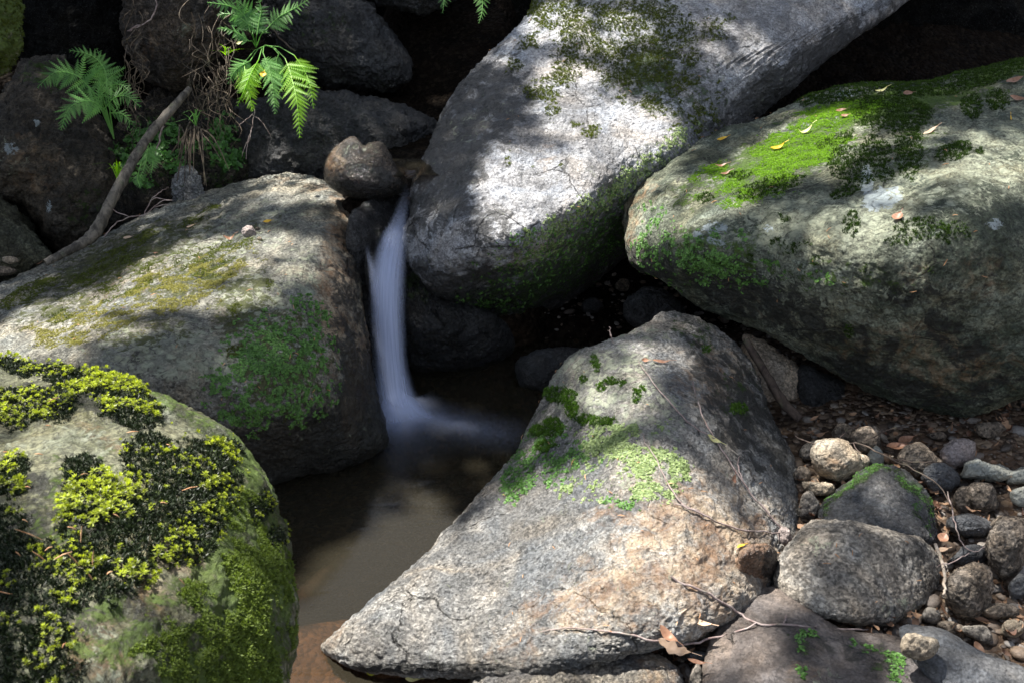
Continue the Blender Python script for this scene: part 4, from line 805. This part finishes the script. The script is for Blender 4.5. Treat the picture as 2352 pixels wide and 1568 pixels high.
# roots and dry grass hanging from the bank
def hanging():
    parts = []; r = np.random.default_rng(5)
    for i in range(85):
        u = r.choice([r.uniform(425, 540), r.uniform(290, 330), r.uniform(440, 540)]); v0 = r.uniform(-20, 180) if i % 2 else r.uniform(150, 215); ln = r.uniform(50, 170); d = r.uniform(2.78, 3.0)
        L = [(u+r.normal(0, 11)*(t+.3)*1.6, v0+ln*t, d+r.normal(0, .02)) for t in np.linspace(0, 1, 5)]
        parts.append(tube(path3(L, 3), [r.uniform(.0008, .0026), .0006], 4))
    for i in range(22):
        u0, v0 = r.normal(440, 14), r.normal(295, 6); L = [(u0, v0, 2.85), (u0+r.normal(0, 18), v0-15, 2.83)]; sx = r.normal(0, 30)
        parts.append(tube(path3([(u0, v0, 2.85), (u0+sx*.5, v0+25, 2.8), (u0+sx, v0+r.uniform(60, 130), 2.8)], 4), [.003, .0025, .0008], 4))
    V, F = join(parts); V = V-ROCKS['BANK']['base']
    return V, F
V, F = hanging(); o = link('hanging_roots', mesh_from('hanging_roots', V, F, bark_mat('dry_root', (.025, .018, .012), (.16, .12, .08))), (0, 0, 0), ROCKS['BANK']['root']); o['kind'] = 'stuff'; o['label'] = 'pale dry roots and grass hanging from the bank'

# ------------------------------------------------------------------ ferns
def pinna(B_, a, b, nrm, L, k=11):
    V, F = [], []; 
    def add(P): V.append(P); return len(V)-1
    for i in range(k):
        t0, t1 = i/k, (i+1)/k; tm = (t0+t1)/2
        ln = L*.25*(1-tm)**.7*(1 if i else .8)
        for s in (1, -1):
            p0, p1 = B_+a*L*t0, B_+a*L*(t0+(t1-t0)*.86)
            tip = B_+a*L*(tm+.07)+b*s*ln-nrm*ln*.2; mid = B_+a*L*(t1+.01)+b*s*ln*.55
            i0, i1, i2, i3 = add(p0), add(p1), add(mid), add(tip); F.append([i0, i1, i2, i3] if s > 0 else [i0, i3, i2, i1])
    return V, F
def frond(path, width, n=15, nrm=(0, -.6, .8), droop=.35, seed=0, taper=.75, base=np.zeros(3)):
    P = at(*catmull(path, 10, False).T); r = np.random.default_rng(seed); nrm = np.array(nrm, float)
    seg = np.r_[0, np.cumsum(np.linalg.norm(np.diff(P, axis=0), axis=1))]; tot = seg[-1]
    V, F, vv = [], [], []
    for i in range(n):
        t = .10+.88*i/(n-1); s = t*tot; p = np.array([np.interp(s, seg, P[:, j]) for j in range(3)]); q = np.array([np.interp(min(s+.01, tot), seg, P[:, j]) for j in range(3)]) - np.array([np.interp(s-.01, seg, P[:, j]) for j in range(3)])
        T = q/np.linalg.norm(q); N = nrm-T*(nrm@T); N /= np.linalg.norm(N); S = np.cross(T, N)
        L = 1.2*width*min(1, (t+.12)/.3)**.6*(1-t)**taper*1.15+.004
        for sd in (1, -1):
            if r.uniform() < .05: continue
            a = S*sd*.86+T*(.42+.25*t)+np.array([0, 0, -droop])*r.uniform(.6, 1.2)+r.normal(0, .09, 3); a /= np.linalg.norm(a)
            b = T-a*(T@a); b /= np.linalg.norm(b); v_, f_ = pinna(p, a, b*sd, np.cross(a, b)*1., L*r.uniform(.72, 1.1), 10); vv.append(np.full(len(v_), r.uniform(-.3, .25)-(.25 if t > .85 else 0)))
            o = len(V); V += v_; F += [[x+o for x in f] for f in f_]
    tv, tf = tube(P, [.0016, .0012, .0005], 4); V = np.vstack([np.array(V), tv]); F = np.vstack([np.array(F), tf+len(V)-len(tv)])
    var = np.clip(r.uniform(.35, .8)+np.concatenate(vv+[np.zeros(len(tv))])+r.normal(0, .10, len(V)), 0, 1); var[-len(tv):] = 1
    return V, F, var
FERN = leaf_mat('fern_leaf_shade', (.06, .18, .05), (.19, .40, .10), .5, .35); FERNB = leaf_mat('fern_leaf_yellow_green', (.10, .26, .015), (.28, .52, .04), .5, .5)
def fern(label, fronds, base, group='ferns on the bank'):
    b = at(*base); root = tag(link('fern', None, b), label, 'fern', group)
    for i, f in enumerate(fronds):
        V, F, va = frond(f[0], f[1], f[2] if len(f) > 2 else 14, seed=i+len(label), nrm=f[4] if len(f) > 4 else (0, -.75, .65))
        link('frond', mesh_from('frond', V-b, F, f[3] if len(f) > 3 else FERN, dict(var=va), smooth=False), (0, 0, 0), root)
        st = f[0][0]; sv, sf = tube(np.array([b, (b+at(*st))/2+[0, 0, .01], at(*st)]), [.0016, .0014], 4)
        link('stalk', mesh_from('stalk', sv-b, sf, FERN, dict(var=np.ones(len(sv)))), (0, 0, 0), root)
D = 2.72
fern('dark green fern with broad spreading fronds at the left above the boulder', [
    ([(208, 205, D), (172, 172, D-.03), (125, 168, D-.06), (86, 202, D-.08)], .052, 15), ([(246, 205, D), (240, 160, D), (210, 128, D), (160, 116, D-.02)], .046, 15),
    ([(225, 210, D), (246, 185, D), (265, 170, D), (288, 156, D-.02)], .030, 12), ([(225, 225, D), (255, 198, D), (280, 196, D-.02), (300, 214, D-.04)], .028, 12),
    ([(240, 250, D), (262, 226, D-.03), (292, 222, D-.06), (322, 246, D-.08)], .044, 15), ([(244, 255, D), (205, 232, D-.04), (160, 248, D-.08), (140, 300, D-.10)], .054, 16),
    ([(252, 260, D), (280, 262, D), (298, 280, D), (292, 298, D)], .020, 10), ([(230, 200, D), (232, 160, D+.02), (228, 130, D+.02), (222, 112, D+.02)], .03, 11), ([(215, 215, D), (205, 200, D), (212, 225, D), (205, 235, D)], .02, 9)], (262, 320, 2.78))
D = 2.80; nf = (0, -1., .35)
fern('bright yellow green fern hanging in sunlight right of the root bank', [
    ([(655, 135, D+.04), (668, 172, D), (682, 235, D-.04), (689, 318, D-.05)], .050, 20, FERNB, nf), ([(604, 122, D), (618, 160, D-.01), (628, 210, D-.02), (632, 262, D-.02)], .044, 17, FERN, nf),
    ([(594, 138, D-.02), (576, 172, D-.06), (560, 210, D-.08), (545, 244, D-.08)], .034, 15, FERNB, nf), ([(560, 145, D+.02), (566, 180, D), (574, 220, D), (580, 256, D)], .044, 16, FERNB, nf),
    ([(676, 128, D+.03), (700, 165, D+.02), (714, 205, D), (720, 250, D)], .036, 15, FERNB, nf), ([(640, 125, D+.03), (634, 150, D+.03), (645, 180, D+.03), (650, 205, D+.03)], .03, 12, FERN, nf), ([(575, 140, D+.03), (545, 158, D), (532, 176, D), (524, 192, D)], .03, 12, FERN, nf)], (610, 105, 2.95))
D = 2.85
fern('pale green fern at the top edge with fronds fanning left and right', [
    ([(575, 75, D), (560, 35, D), (525, 14, D-.04), (476, 6, D-.06)], .042, 15), ([(572, 95, D), (548, 78, D-.02), (520, 66, D-.04), (498, 66, D-.05)], .028, 12, FERN, (0, -.4, .9)),
    ([(612, 68, D), (640, 40, D), (680, 18, D-.02), (714, -4, D-.03)], .038, 14), ([(580, 80, D), (582, 40, D+.02), (560, 15, D), (530, -8, D)], .04, 13), ([(590, 80, D), (595, 50, D), (600, 20, D), (590, -10, D)], .03, 12), ([(575, 60, D), (548, 40, D), (520, 32, D), (500, 36, D)], .03, 12)], (588, 110, 2.92))
fern('two small fern tips dangling into the picture at the top centre', [([(1010, -50, 3.0), (1018, -20, 2.98), (1020, 5, 2.97), (1016, 30, 2.96)], .028, 12, FERN, nf), ([(1095, -60, 3.0), (1105, -20, 2.98), (1108, 20, 2.97), (1100, 54, 2.96)], .032, 14, FERN, nf)], (1050, -110, 3.1))
fern('small drooping fern directly right of the broken branch', [([(340, 335, 2.72), (338, 360, 2.71), (332, 385, 2.70), (322, 408, 2.69)], .026, 12, FERN, nf), ([(345, 330, 2.72), (352, 360, 2.72), (350, 385, 2.7), (346, 402, 2.7)], .024, 12, FERN, nf), ([(318, 398, 2.7), (316, 412, 2.7), (320, 425, 2.7), (322, 432, 2.7)], .016, 9, FERN, nf)], (340, 345, 2.8))
def grass(label, c, n, mat, seed, ln=(40, 90), spread=40):
    b = at(*c); parts = []; r = np.random.default_rng(seed)
    for i in range(n):
        sx = r.normal(0, spread); h = r.uniform(*ln); w_ = .0018
        P = path3([c, (c[0]+sx*.35, c[1]-h*.7, c[2]-.02), (c[0]+sx, c[1]-h*r.uniform(.3, 1.), c[2]-.05)], 5); q = np.linspace(1, .15, len(P))[:, None]*w_
        V = np.vstack([P-[1, 0, 0]*q, P+[1, 0, 0]*q+[0, -.0006, 0]]); m_ = len(P); F = np.array([[j, m_+j, m_+j+1, j+1] for j in range(m_-1)]); parts.append((V, F))
    V, F = join(parts); solo('grass_tuft', V, F, mat, label, 'grass', attrs=dict(var=np.random.default_rng(1).uniform(.2, .9, len(V))))
grass('thin green grass tuft left of the broken branch foot', (272, 420, 2.68), 9, FERNB, 1, (40, 70), 22)
grass('green grass blades over the root bank beside the branch top', (450, 290, 2.82), 12, FERN, 2, (20, 50), 30)
grass('pale grass tuft under the top edge fern', (520, 128, 2.88), 12, FERNB, 3, (10, 38), 20)

# ------------------------------------------------------------------ fallen leaves and needles
def leafmesh(L, W, curl=.3, seed=0, lobes=0, fold=.2):
    r = np.random.default_rng(seed); k = 14; V, F = [], []; cb = r.uniform(.5, 1.3)*curl
    for i in range(k+1):
        t = i/k; w_ = W*math.sin(math.pi*t**.85)**.8
        if lobes: w_ *= 1+.35*math.sin(t*lobes*2*math.pi)
        x = (t-.5)*L; z = cb*L*(t-.5)**2*2+.02*L*math.sin(t*9+seed)
        for s in (-1, -.5, 0, .5, 1): V.append((x, s*w_/2, z+abs(s)*w_*fold+.03*W*math.sin(s*4+t*7+seed)))
    for i in range(k):
        for j in range(4): a = i*5+j; F.append([a, a+1, a+6, a+5])
    n = len(V); V += [(L*.5, -.0006, cb*L*.5), (L*.5, .0006, cb*L*.5), (L*.8, .0006, cb*L*.6), (L*.8, -.0006, cb*L*.6)]; F.append([n, n+1, n+2, n+3])
    return np.array(V), np.array(F)
LY = leaf_mat('yellow_leaf', (.62, .36, .02), (.75, .48, .05), .5, .3); LP = leaf_mat('pale_yellow_leaf', (.60, .56, .22), (.7, .68, .35), .5, .3)
LB = leaf_mat('brown_leaf', (.20, .10, .06), (.34, .19, .12), .45, .15); LT = leaf_mat('tan_leaf', (.50, .34, .22), (.66, .48, .34), .5, .25); LG = leaf_mat('yellow_green_leaf', (.45, .5, .06), (.55, .6, .1), .5, .3)
def leaf(key, u, v, L, W, ang, mat, label, lobes=0, curl=.3, gz=None, d=None, tiltx=0.):
    if key: p, n = surf(key, u, v, .004)
    elif d: p, n = at(u, v, d), np.array([0, -.6, .8])
    else: p, n = at(u, v, dz(u, v, gz)), np.array([0, 0, 1.])
    n = n/np.linalg.norm(n); n = n+np.array([tiltx, -.3, .3]); n /= np.linalg.norm(n)
    sd = int(u+v); a = math.radians(ang); x = np.array([math.cos(a), math.sin(a)*.6, math.sin(a)*.6]); x -= n*(x@n); x /= np.linalg.norm(x); y = np.cross(n, x)
    V, F = leafmesh(L, W, curl, sd, lobes); V = p+V[:, :1]*x+V[:, 1:2]*y+V[:, 2:]*n
    solo('fallen_leaf', V, F, mat, label, 'leaf', 'fallen leaves', attrs=dict(var=np.clip(np.random.default_rng(sd).normal(.5, .25, len(V)), 0, 1)))
leaf('B1', 617, 513, .026, .012, -10, LY, 'small yellow leaf lying on top of the left boulder')
leaf('B1', 295, 549, .024, .014, 10, LT, 'pale tan leaf on the upper left slope of the left boulder')
leaf('B1', 440, 523, .024, .009, 5, LT, 'pinkish tan leaf near the middle of the left boulder top')
leaf('B1', 528, 552, .030, .012, 15, LB, 'brown curled leaf just left of the little stone on the left boulder', curl=.8)
leaf('B1', 358, 585, .010, .007, 0, LB, 'tiny red brown leaf fragment on the moss of the left boulder')
leaf('B1', 92, 608, .020, .006, 60, LB, 'tiny orange sliver of leaf upright at the far left end of the left boulder', curl=.6)
leaf(None, 605, 172, .018, .018, 80, LY, 'round yellow leaf caught on the hanging fern', d=2.70)
leaf(None, 549, 100, .014, .010, 30, LP, 'pale yellow leaf under the top edge fern', d=2.8)
leaf('B3', 1660, 321, .030, .012, 15, LY, 'yellow leaf at the upper left end of the right boulder')
leaf('B3', 1785, 343, .040, .012, 22, LY, 'orange yellow leaf on the bright moss of the right boulder', curl=.5)
leaf('B3', 1850, 308, .046, .011, 35, LP, 'pale cream curled leaf on the bright moss', curl=.7)
leaf('B3', 2022, 213, .038, .009, 20, LP, 'cream yellow leaf near the top edge of the right boulder', curl=.6)
leaf('B3', 2140, 305, .044, .012, 35, LT, 'half yellow half brown leaf on bare stone of the right boulder')
leaf('B3', 2064, 502, .028, .022, 60, LB, 'pinkish brown leaf standing above the dark cushion moss', curl=.4)
leaf('B3', 2085, 218, .026, .018, 0, LB, 'reddish leaf in the moss at the crest of the right boulder')
leaf('B3', 1932, 256, .030, .014, 10, LB, 'dark brown leaf in the bright moss, the upper one of two')
leaf('B3', 1940, 270, .020, .012, 10, LB, 'dark brown leaf in the bright moss, the lower one of two')
leaf('B3', 1655, 381, .034, .010, 20, LB, 'brown leaf strip on the left shoulder of the right boulder')
leaf('B3', 1665, 402, .030, .009, 30, LB, 'dark red leaf strip just below the brown one on the right boulder')
leaf('B3', 2330, 190, .05, .02, 20, LB, 'large red brown leaf at the top right edge')
leaf('B3', 2338, 232, .04, .018, -40, LB, 'folded brown leaf below the large one at the top right edge')
leaf('B3', 2322, 275, .03, .003, 80, LY, 'thin yellow stalk near the right edge')
leaf(None, 1530, 1435, .050, .026, 40, LT, 'pale tan lobed leaf lit by the sun in the notch below the wedge boulder', gz=.15, lobes=3, curl=.7)
leaf(None, 1548, 1492, .055, .020, -35, LT, 'long tan lobed leaf hanging over the bottom rock', gz=.16, lobes=3, curl=.6)
leaf(None, 1535, 1462, .040, .016, -60, LB, 'brown folded leaf between the two tan lobed leaves', gz=.15, curl=.8)
leaf(None, 1610, 1430, .036, .010, -25, LT, 'narrow pale leaf pointing to the purple slab', gz=.14, curl=.4)
leaf(None, 1600, 1520, .03, .008, -20, LB, 'thin brown leaf strip at the left side of the purple slab', gz=.12)
leaf(None, 855, 1545, .020, .012, 10, LG, 'yellow green leaf on the shallow bed at the bottom', gz=.006)
leaf(None, 948, 1560, .026, .010, 0, LP, 'blurred pale leaf in the shallow water at the bottom edge', gz=.006)
leaf('B4', 1682, 1102, .018, .009, 80, LB, 'small orange brown leaf hanging on the long twig', curl=.6)
leaf('B4', 1520, 835, .040, .010, -8, LB, 'reddish leaf strip on the crest of the wedge boulder')
leaf('B4', 1480, 828, .016, .010, 0, LB, 'small red leaf piece left of the reddish strip')
leaf('B4', 1635, 1010, .034, .012, -20, LP, 'grey faded leaf caught where the long twig forks')
leaf('C2', 1705, 1258, .016, .012, 0, LY, 'small orange leaf on the rusty stone')
leaf(None, 2165, 1235, .026, .02, 60, LB, 'pink brown leaf beside the right end of the largest cobble', gz=.12)
leaf(None, 2165, 1262, .024, .01, 20, LT, 'small tan leaf below the pink brown one', gz=.12)
leaf(None, 2060, 1025, .05, .02, 10, LB, 'brown leaf litter piece behind the mossy dark cobble', gz=.12)
leaf(None, 2080, 1010, .04, .02, 30, LB, 'second brown leaf litter piece under the crossing twigs', gz=.12)
def small_on(key, u, v, r_, mat, label, seed=0, sq=.8):
    p, n = surf(key, u, v, 0); S, F = ico(4); rr = np.random.default_rng(seed)
    V = S*r_*np.array([1, .8, sq])*(1+.35*fbm(S*1.6+seed*7, 4, .6))[:, None]+p+n*r_*.5
    solo('stone', V, F, mat, label, 'stone', attrs={k: np.zeros(len(V)) for k in ('moss', 'lichen', 'rust', 'dark', 'wet', 'white')})
small_on('B1', 573, 541, .017, PINK, 'knobbly little stone sitting on top of the left boulder', 3, 1.)
small_on('B1', 597, 552, .006, TAN, 'tiny tan crumb right of the knobbly little stone', 4)
small_on('B1', 593, 528, .006, COBD, 'tiny dark crumb behind the knobbly little stone', 5)
def needles():
    r = np.random.default_rng(8); parts = []; base = ROCKS['B5']['base']
    for (u, v, L, a) in [(14, 1378, .05, -28), (100, 1300, .02, -60), (175, 1310, .02, -70), (205, 1305, .016, 80), (155, 1295, .018, 20), (190, 1250, .018, 80), (425, 1140, .018, 10), (310, 1010, .014, 0), (130, 935, .016, 20), (75, 1250, .03, -40)]+[(r.uniform(20, 420), r.uniform(960, 1500), r.uniform(.005, .010), r.uniform(-90, 90)) for _ in range(16)]:
        p, n = surf('B5', u, v, .012); a = math.radians(a); x = np.array([math.cos(a), 0.2, math.sin(a)]); parts.append(tube(np.array([p-x*L/2, p+[0, 0, .001], p+x*L/2]), [.0004, .0008, .0003], 4))
    V, F = join(parts); o = link('needles', mesh_from('needles', V-base, F, bark_mat('dry_needle', (.30, .13, .05), (.60, .36, .20))), (0, 0, 0)); o.location = base
    tag(o, 'orange dry needles scattered in the star moss of the lower left boulder', 'needles', kind='stuff')
needles()

def litter():
    r = np.random.default_rng(77); parts = []; va = []
    spots = [(r.uniform(1830, 2400), r.uniform(960, 1600)) for _ in range(420)]+[(r.uniform(1440, 1630), r.uniform(1410, 1520)) for _ in range(30)]+[(r.uniform(1180, 1420), r.uniform(800, 900)) for _ in range(14)]
    for k, (u, v) in enumerate(spots):
        p = at(u, v, dz(u, v, .07)); p = np.array([p[0], p[1], float(ground_z(p[:1], p[1:2])[0])+r.uniform(.008, .03)])
        V, F = leafmesh(r.uniform(.008, .028), r.uniform(.004, .016), r.uniform(.1, .9), k, 2 if k % 4 == 0 else 0)
        M = np.array(Matrix.Rotation(r.uniform(0, 6.28), 3, 'Z') @ Matrix.Rotation(r.normal(0, .5), 3, 'X') @ Matrix.Rotation(r.normal(0, .5), 3, 'Y'))
        parts.append((V@M.T+p, F)); va.append(np.full(len(V), r.uniform()))
    V, F = join(parts); b = base_of(V); o = link('leaf_litter', mesh_from('leaf_litter', V-b, F, leaf_mat('litter_leaf', (.07, .03, .018), (.36, .22, .13), .6, .1), dict(var=np.concatenate(va))), b)
    tag(o, 'scraps of dead brown leaves strewn between the cobbles of the right bank', 'leaf litter', kind='stuff')
litter()
def debris():
    r = np.random.default_rng(78); parts = []
    for key, n, box in (('B4', 40, (1100, 1800, 760, 1500)), ('B1', 40, (60, 800, 430, 950)), ('B3', 40, (1480, 2340, 210, 700)), ('B2', 16, (1100, 1650, 40, 600)), ('C0', 8, (1800, 2130, 1210, 1400))):
        for _ in range(n):
            u, v = r.uniform(*box[:2]), r.uniform(*box[2:]); p, nn = surf(key, u, v, .0025); x = np.cross(nn, r.normal(size=3)); x /= np.linalg.norm(x); L = r.uniform(.005, .016)
            parts.append(tube(np.array([p-x*L/2, p+nn*.0015, p+x*L/2]), [.0005, .0009, .0004], 4))
    V, F = join(parts); b = base_of(V); o = link('dry_needles', mesh_from('dry_needles', V-b, F, bpy.data.materials['dry_needle']), b)
    tag(o, 'brown needles and bark crumbs scattered over the big boulders', 'debris', kind='stuff')
debris()

# ------------------------------------------------------------------ unseen tree overhead, its leaf gaps shaped to place the sun patches
SX = np.cross(SUN, [0, 1, 0]); SX /= np.linalg.norm(SX); SY = np.cross(SUN, SX)
LIT = {
 'B2': [(1310, 240, 55, 85, 0, .9), (1350, 430, 170, 90, -15, 1), (1190, 430, 70, 90, 0, .9), (1440, 310, 90, 80, 0, 1), (1080, 590, 100, 40, 10, .5), (1000, 560, 40, 50, 0, .4), (1270, 50, 50, 40, 0, .6), (1420, 70, 60, 40, 0, .4), (1700, 100, 90, 40, 0, .25)],
 'B1': [(300, 790, 130, 30, -10, .4), (600, 620, 50, 30, 0, .4), (380, 640, 130, 55, -25, .95), (460, 580, 60, 30, 0, .6), (110, 750, 110, 60, -20, .85), (230, 690, 60, 30, 0, .4), (580, 556, 90, 14, 0, .7), (690, 408, 90, 14, 0, .45), (540, 700, 60, 50, 0, .45), (660, 590, 50, 40, 0, .35)],
 'B5': [(160, 865, 150, 28, 12, .9), (50, 880, 60, 40, 0, .9), (200, 1120, 60, 60, 0, .9), (250, 1200, 50, 50, 0, .8), (340, 1085, 90, 40, 0, .8), (25, 1050, 40, 50, 0, .8), (210, 1350, 40, 50, 0, .6), (350, 950, 50, 30, 0, .6), (470, 1040, 40, 25, 0, .6), (100, 985, 90, 20, 0, .4), (245, 1500, 40, 50, 0, .4), (600, 1480, 40, 70, 0, .35)],
 'B4': [(1560, 1290, 200, 110, 0, .9), (1480, 1230, 90, 60, 0, .7), (850, 1465, 110, 60, -20, 1), (960, 1430, 160, 90, 0, .9), (1080, 1500, 90, 40, 0, .6), (1500, 1110, 130, 60, 0, .7), (1000, 1320, 130, 80, 0, .65), (1200, 1220, 120, 90, -30, .6), (1350, 1180, 110, 80, 0, .55), (1640, 1400, 90, 50, 0, .8), (1280, 1380, 150, 70, 0, .7), (1500, 780, 90, 40, 0, .35), (1390, 900, 90, 60, 0, .35), (1620, 1150, 90, 70, 0, .35)],
 'B3': [(1850, 335, 140, 60, -25, .95), (1700, 400, 80, 30, -25, .45), (2310, 370, 90, 70, 0, .45), (2130, 320, 60, 30, 0, .25), (1930, 520, 160, 50, 0, .45), (2200, 640, 100, 40, 0, .3), (1470, 520, 40, 90, 0, .5), (1500, 420, 60, 30, 0, .4), (2180, 830, 100, 30, 0, .3), (2100, 440, 80, 40, 0, .35)],
 'G1': [(1770, 860, 60, 90, 0, 1.)], 'C0': [(1900, 1230, 60, 30, 0, .35), (2060, 1240, 50, 20, 0, .3), (1850, 1330, 40, 40, 0, .2)], 'C3': [(1925, 1060, 60, 40, 0, .55)], 'C2': [(1715, 1290, 30, 40, 0, .8)],
 'B6': [(800, 338, 36, 16, 0, .6)], 'cob28': [(1462, 1432, 40, 40, 0, 1)], 'cob29': [(1545, 1440, 50, 40, 0, 1)], 'cob30': [(1600, 1458, 40, 40, 0, 1)], 'cob33': [(1798, 1235, 30, 30, 0, .8)], 'cob5': [(2350, 1140, 40, 40, 0, .5)],
 'cob17': [(2312, 1280, 50, 30, 0, .4)], 'cob20': [(2115, 1475, 40, 20, 0, .5)], 'S1': [(1480, 1540, 80, 40, 0, .3)], 'S2': [(1700, 1500, 60, 60, 0, .25)]}
def shaped_canopy():
    cs = .02; n0 = 420; lit = np.zeros((n0, n0)); org = np.array([0, 2.2, .3])
    def mark(P, val, rad=1):
        q = P-org; i = np.round(q@SX/cs).astype(int)+n0//2; j = np.round(q@SY/cs).astype(int)+n0//2
        for di in range(-rad, rad+1):
            for dj in range(-rad, rad+1):
                ok = (i+di >= 0) & (i+di < n0) & (j+dj >= 0) & (j+dj < n0); np.maximum.at(lit, (i[ok]+di, j[ok]+dj), val[ok])
    for k, L in LIT.items():
        if k not in ROCKS: print('no rock', k); continue
        R = ROCKS[k]; N = R['N']; view = R['V']-np.array([0, 0, H])
        ok = ((N*view).sum(1) < 0) & (N@SUN > -.05); V = R['V'][ok]; m = blobs(R['u'][ok], R['v'][ok], [(e[0], e[1], e[2]*.80, e[3]*.80)+tuple(e[4:]) for e in L])
        m = m*1.45*(1+.9*fbm(V*11+3, 4, .6)); s = m > .14; mark(V[s], np.clip(m[s], 0, 1), 2)
    for (u, v, d, r_, s) in [(690, 240, 2.77, .05, 1.), (570, 195, 2.75, .04, 1.), (715, 200, 2.8, .03, .7), (240, 170, 2.7, .06, .25), (150, 250, 2.65, .05, .25), (560, 20, 2.83, .06, .45), (690, 10, 2.83, .05, .5), (700, 1520, 1.78, .05, .8), (780, 1530, 1.76, .10, 1.), (900, 1560, 1.72, .12, 1.), (1000, 1565, 1.72, .08, .9), (700, 1560, 1.73, .10, 1.), (1560, 1450, 1.68, .05, 1.), (1540, 1500, 1.66, .03, .6), (1105, 20, 2.97, .04, .4), (2200, 1090, 1.95, .09, .5), (2300, 1240, 1.8, .07, .5), (2215, 1380, 1.68, .06, .5), (2120, 1480, 1.6, .05, .7), (2330, 1450, 1.62, .07, .6), (1860, 1100, 1.95, .06, .5), (2010, 1180, 1.85, .05, .3), (400, 200, 2.7, .03, .35)]:
        c = at(u, v, d); q = c+rng.normal(0, r_*.5, (600, 3)); mark(q, np.full(600, s), 1)
    for u, v in [(u, v) for u in range(1050, 1260, 12) for v in range(915, 975, 8)]:   # gaps closed with leaves to keep sun off the inner pool
        q = at(u, v, dz(u, v, 0))-org; i, j = int(round(q@SX/cs))+n0//2, int(round(q@SY/cs))+n0//2; lit[i-1:i+2, j-1:j+2] = 0
    V4 = []; a4 = []; step = .052; r = np.random.default_rng(12)
    ext = int(4.0/step); P = []
    for layer in range(5):
        g = np.arange(-ext, ext+1)*step; A, B_ = np.meshgrid(g+r.uniform(0, step), g+r.uniform(0, step)); A = A.ravel()+r.uniform(-.5, .5, A.size)*step; B_ = B_.ravel()+r.uniform(-.5, .5, B_.size)*step
        i = np.clip(np.round(A/cs).astype(int)+n0//2, 0, n0-1); j = np.clip(np.round(B_/cs).astype(int)+n0//2, 0, n0-1)
        pl = lit[i, j]; edge = np.hypot(A/3.0, B_/3.0); keep = (r.uniform(0, 1, A.size) > pl**.75*1.0) & (edge < 1+.15*np.sin(np.arctan2(B_, A)*5))
        keep &= r.uniform(0, 1, A.size) > .02
        A, B_ = A[keep], B_[keep]; h = 5.2+.9*layer/5+r.uniform(0, .25, len(A))
        P.append(org+A[:, None]*SX+B_[:, None]*SY+h[:, None]*SUN)
    P = np.vstack(P); n = len(P); nz = SUN+r.normal(0, .45, (n, 3)); nz /= np.linalg.norm(nz, axis=1)[:, None]; x = np.cross(nz, r.normal(size=(n, 3))); x /= np.linalg.norm(x, axis=1)[:, None]; y = np.cross(nz, x)
    L = r.uniform(.028, .042, n)[:, None]; W = L*r.uniform(.5, .75, n)[:, None]
    q = np.stack([P-x*L, P-x*L*.3+y*W, P+x*L*.45+y*W*.8, P+x*L*1.15, P+x*L*.45-y*W*.8, P-x*L*.3-y*W], 1).reshape(-1, 3)
    F = np.arange(n*6).reshape(n, 6); return q, F, np.repeat(r.uniform(0, 1, n), 6), P
Q, F, va, P = shaped_canopy(); tb = np.array([-4.6, 2.4, float(ground_z(np.array([-4.6]), np.array([2.4]))[0])-.1])
tree = tag(link('tree', None, tb), 'unseen broadleaf tree over the stream, its leaf gaps shaped to cast the dappled sun', 'tree')
cr = link('crown', mesh_from('crown', Q-tb, F, leaf_mat('canopy_leaf', (.03, .07, .01), (.06, .13, .02), .5, .12), dict(var=va), smooth=False), (0, 0, 0), tree); cr['kind'] = 'stuff'
top = P.mean(0); parts = [tube(np.array([tb, tb+[.1, 0, 1.2], tb+[.3, -.1, 2.6], tb+[.8, -.2, 3.9], top+[-.5, 0, .6], top+[.2, 0, 1.2]]), [.22, .17, .14, .10, .05, .02], 12)]
link('trunk', mesh_from('trunk', parts[0][0]-tb, parts[0][1], BARK), (0, 0, 0), tree)
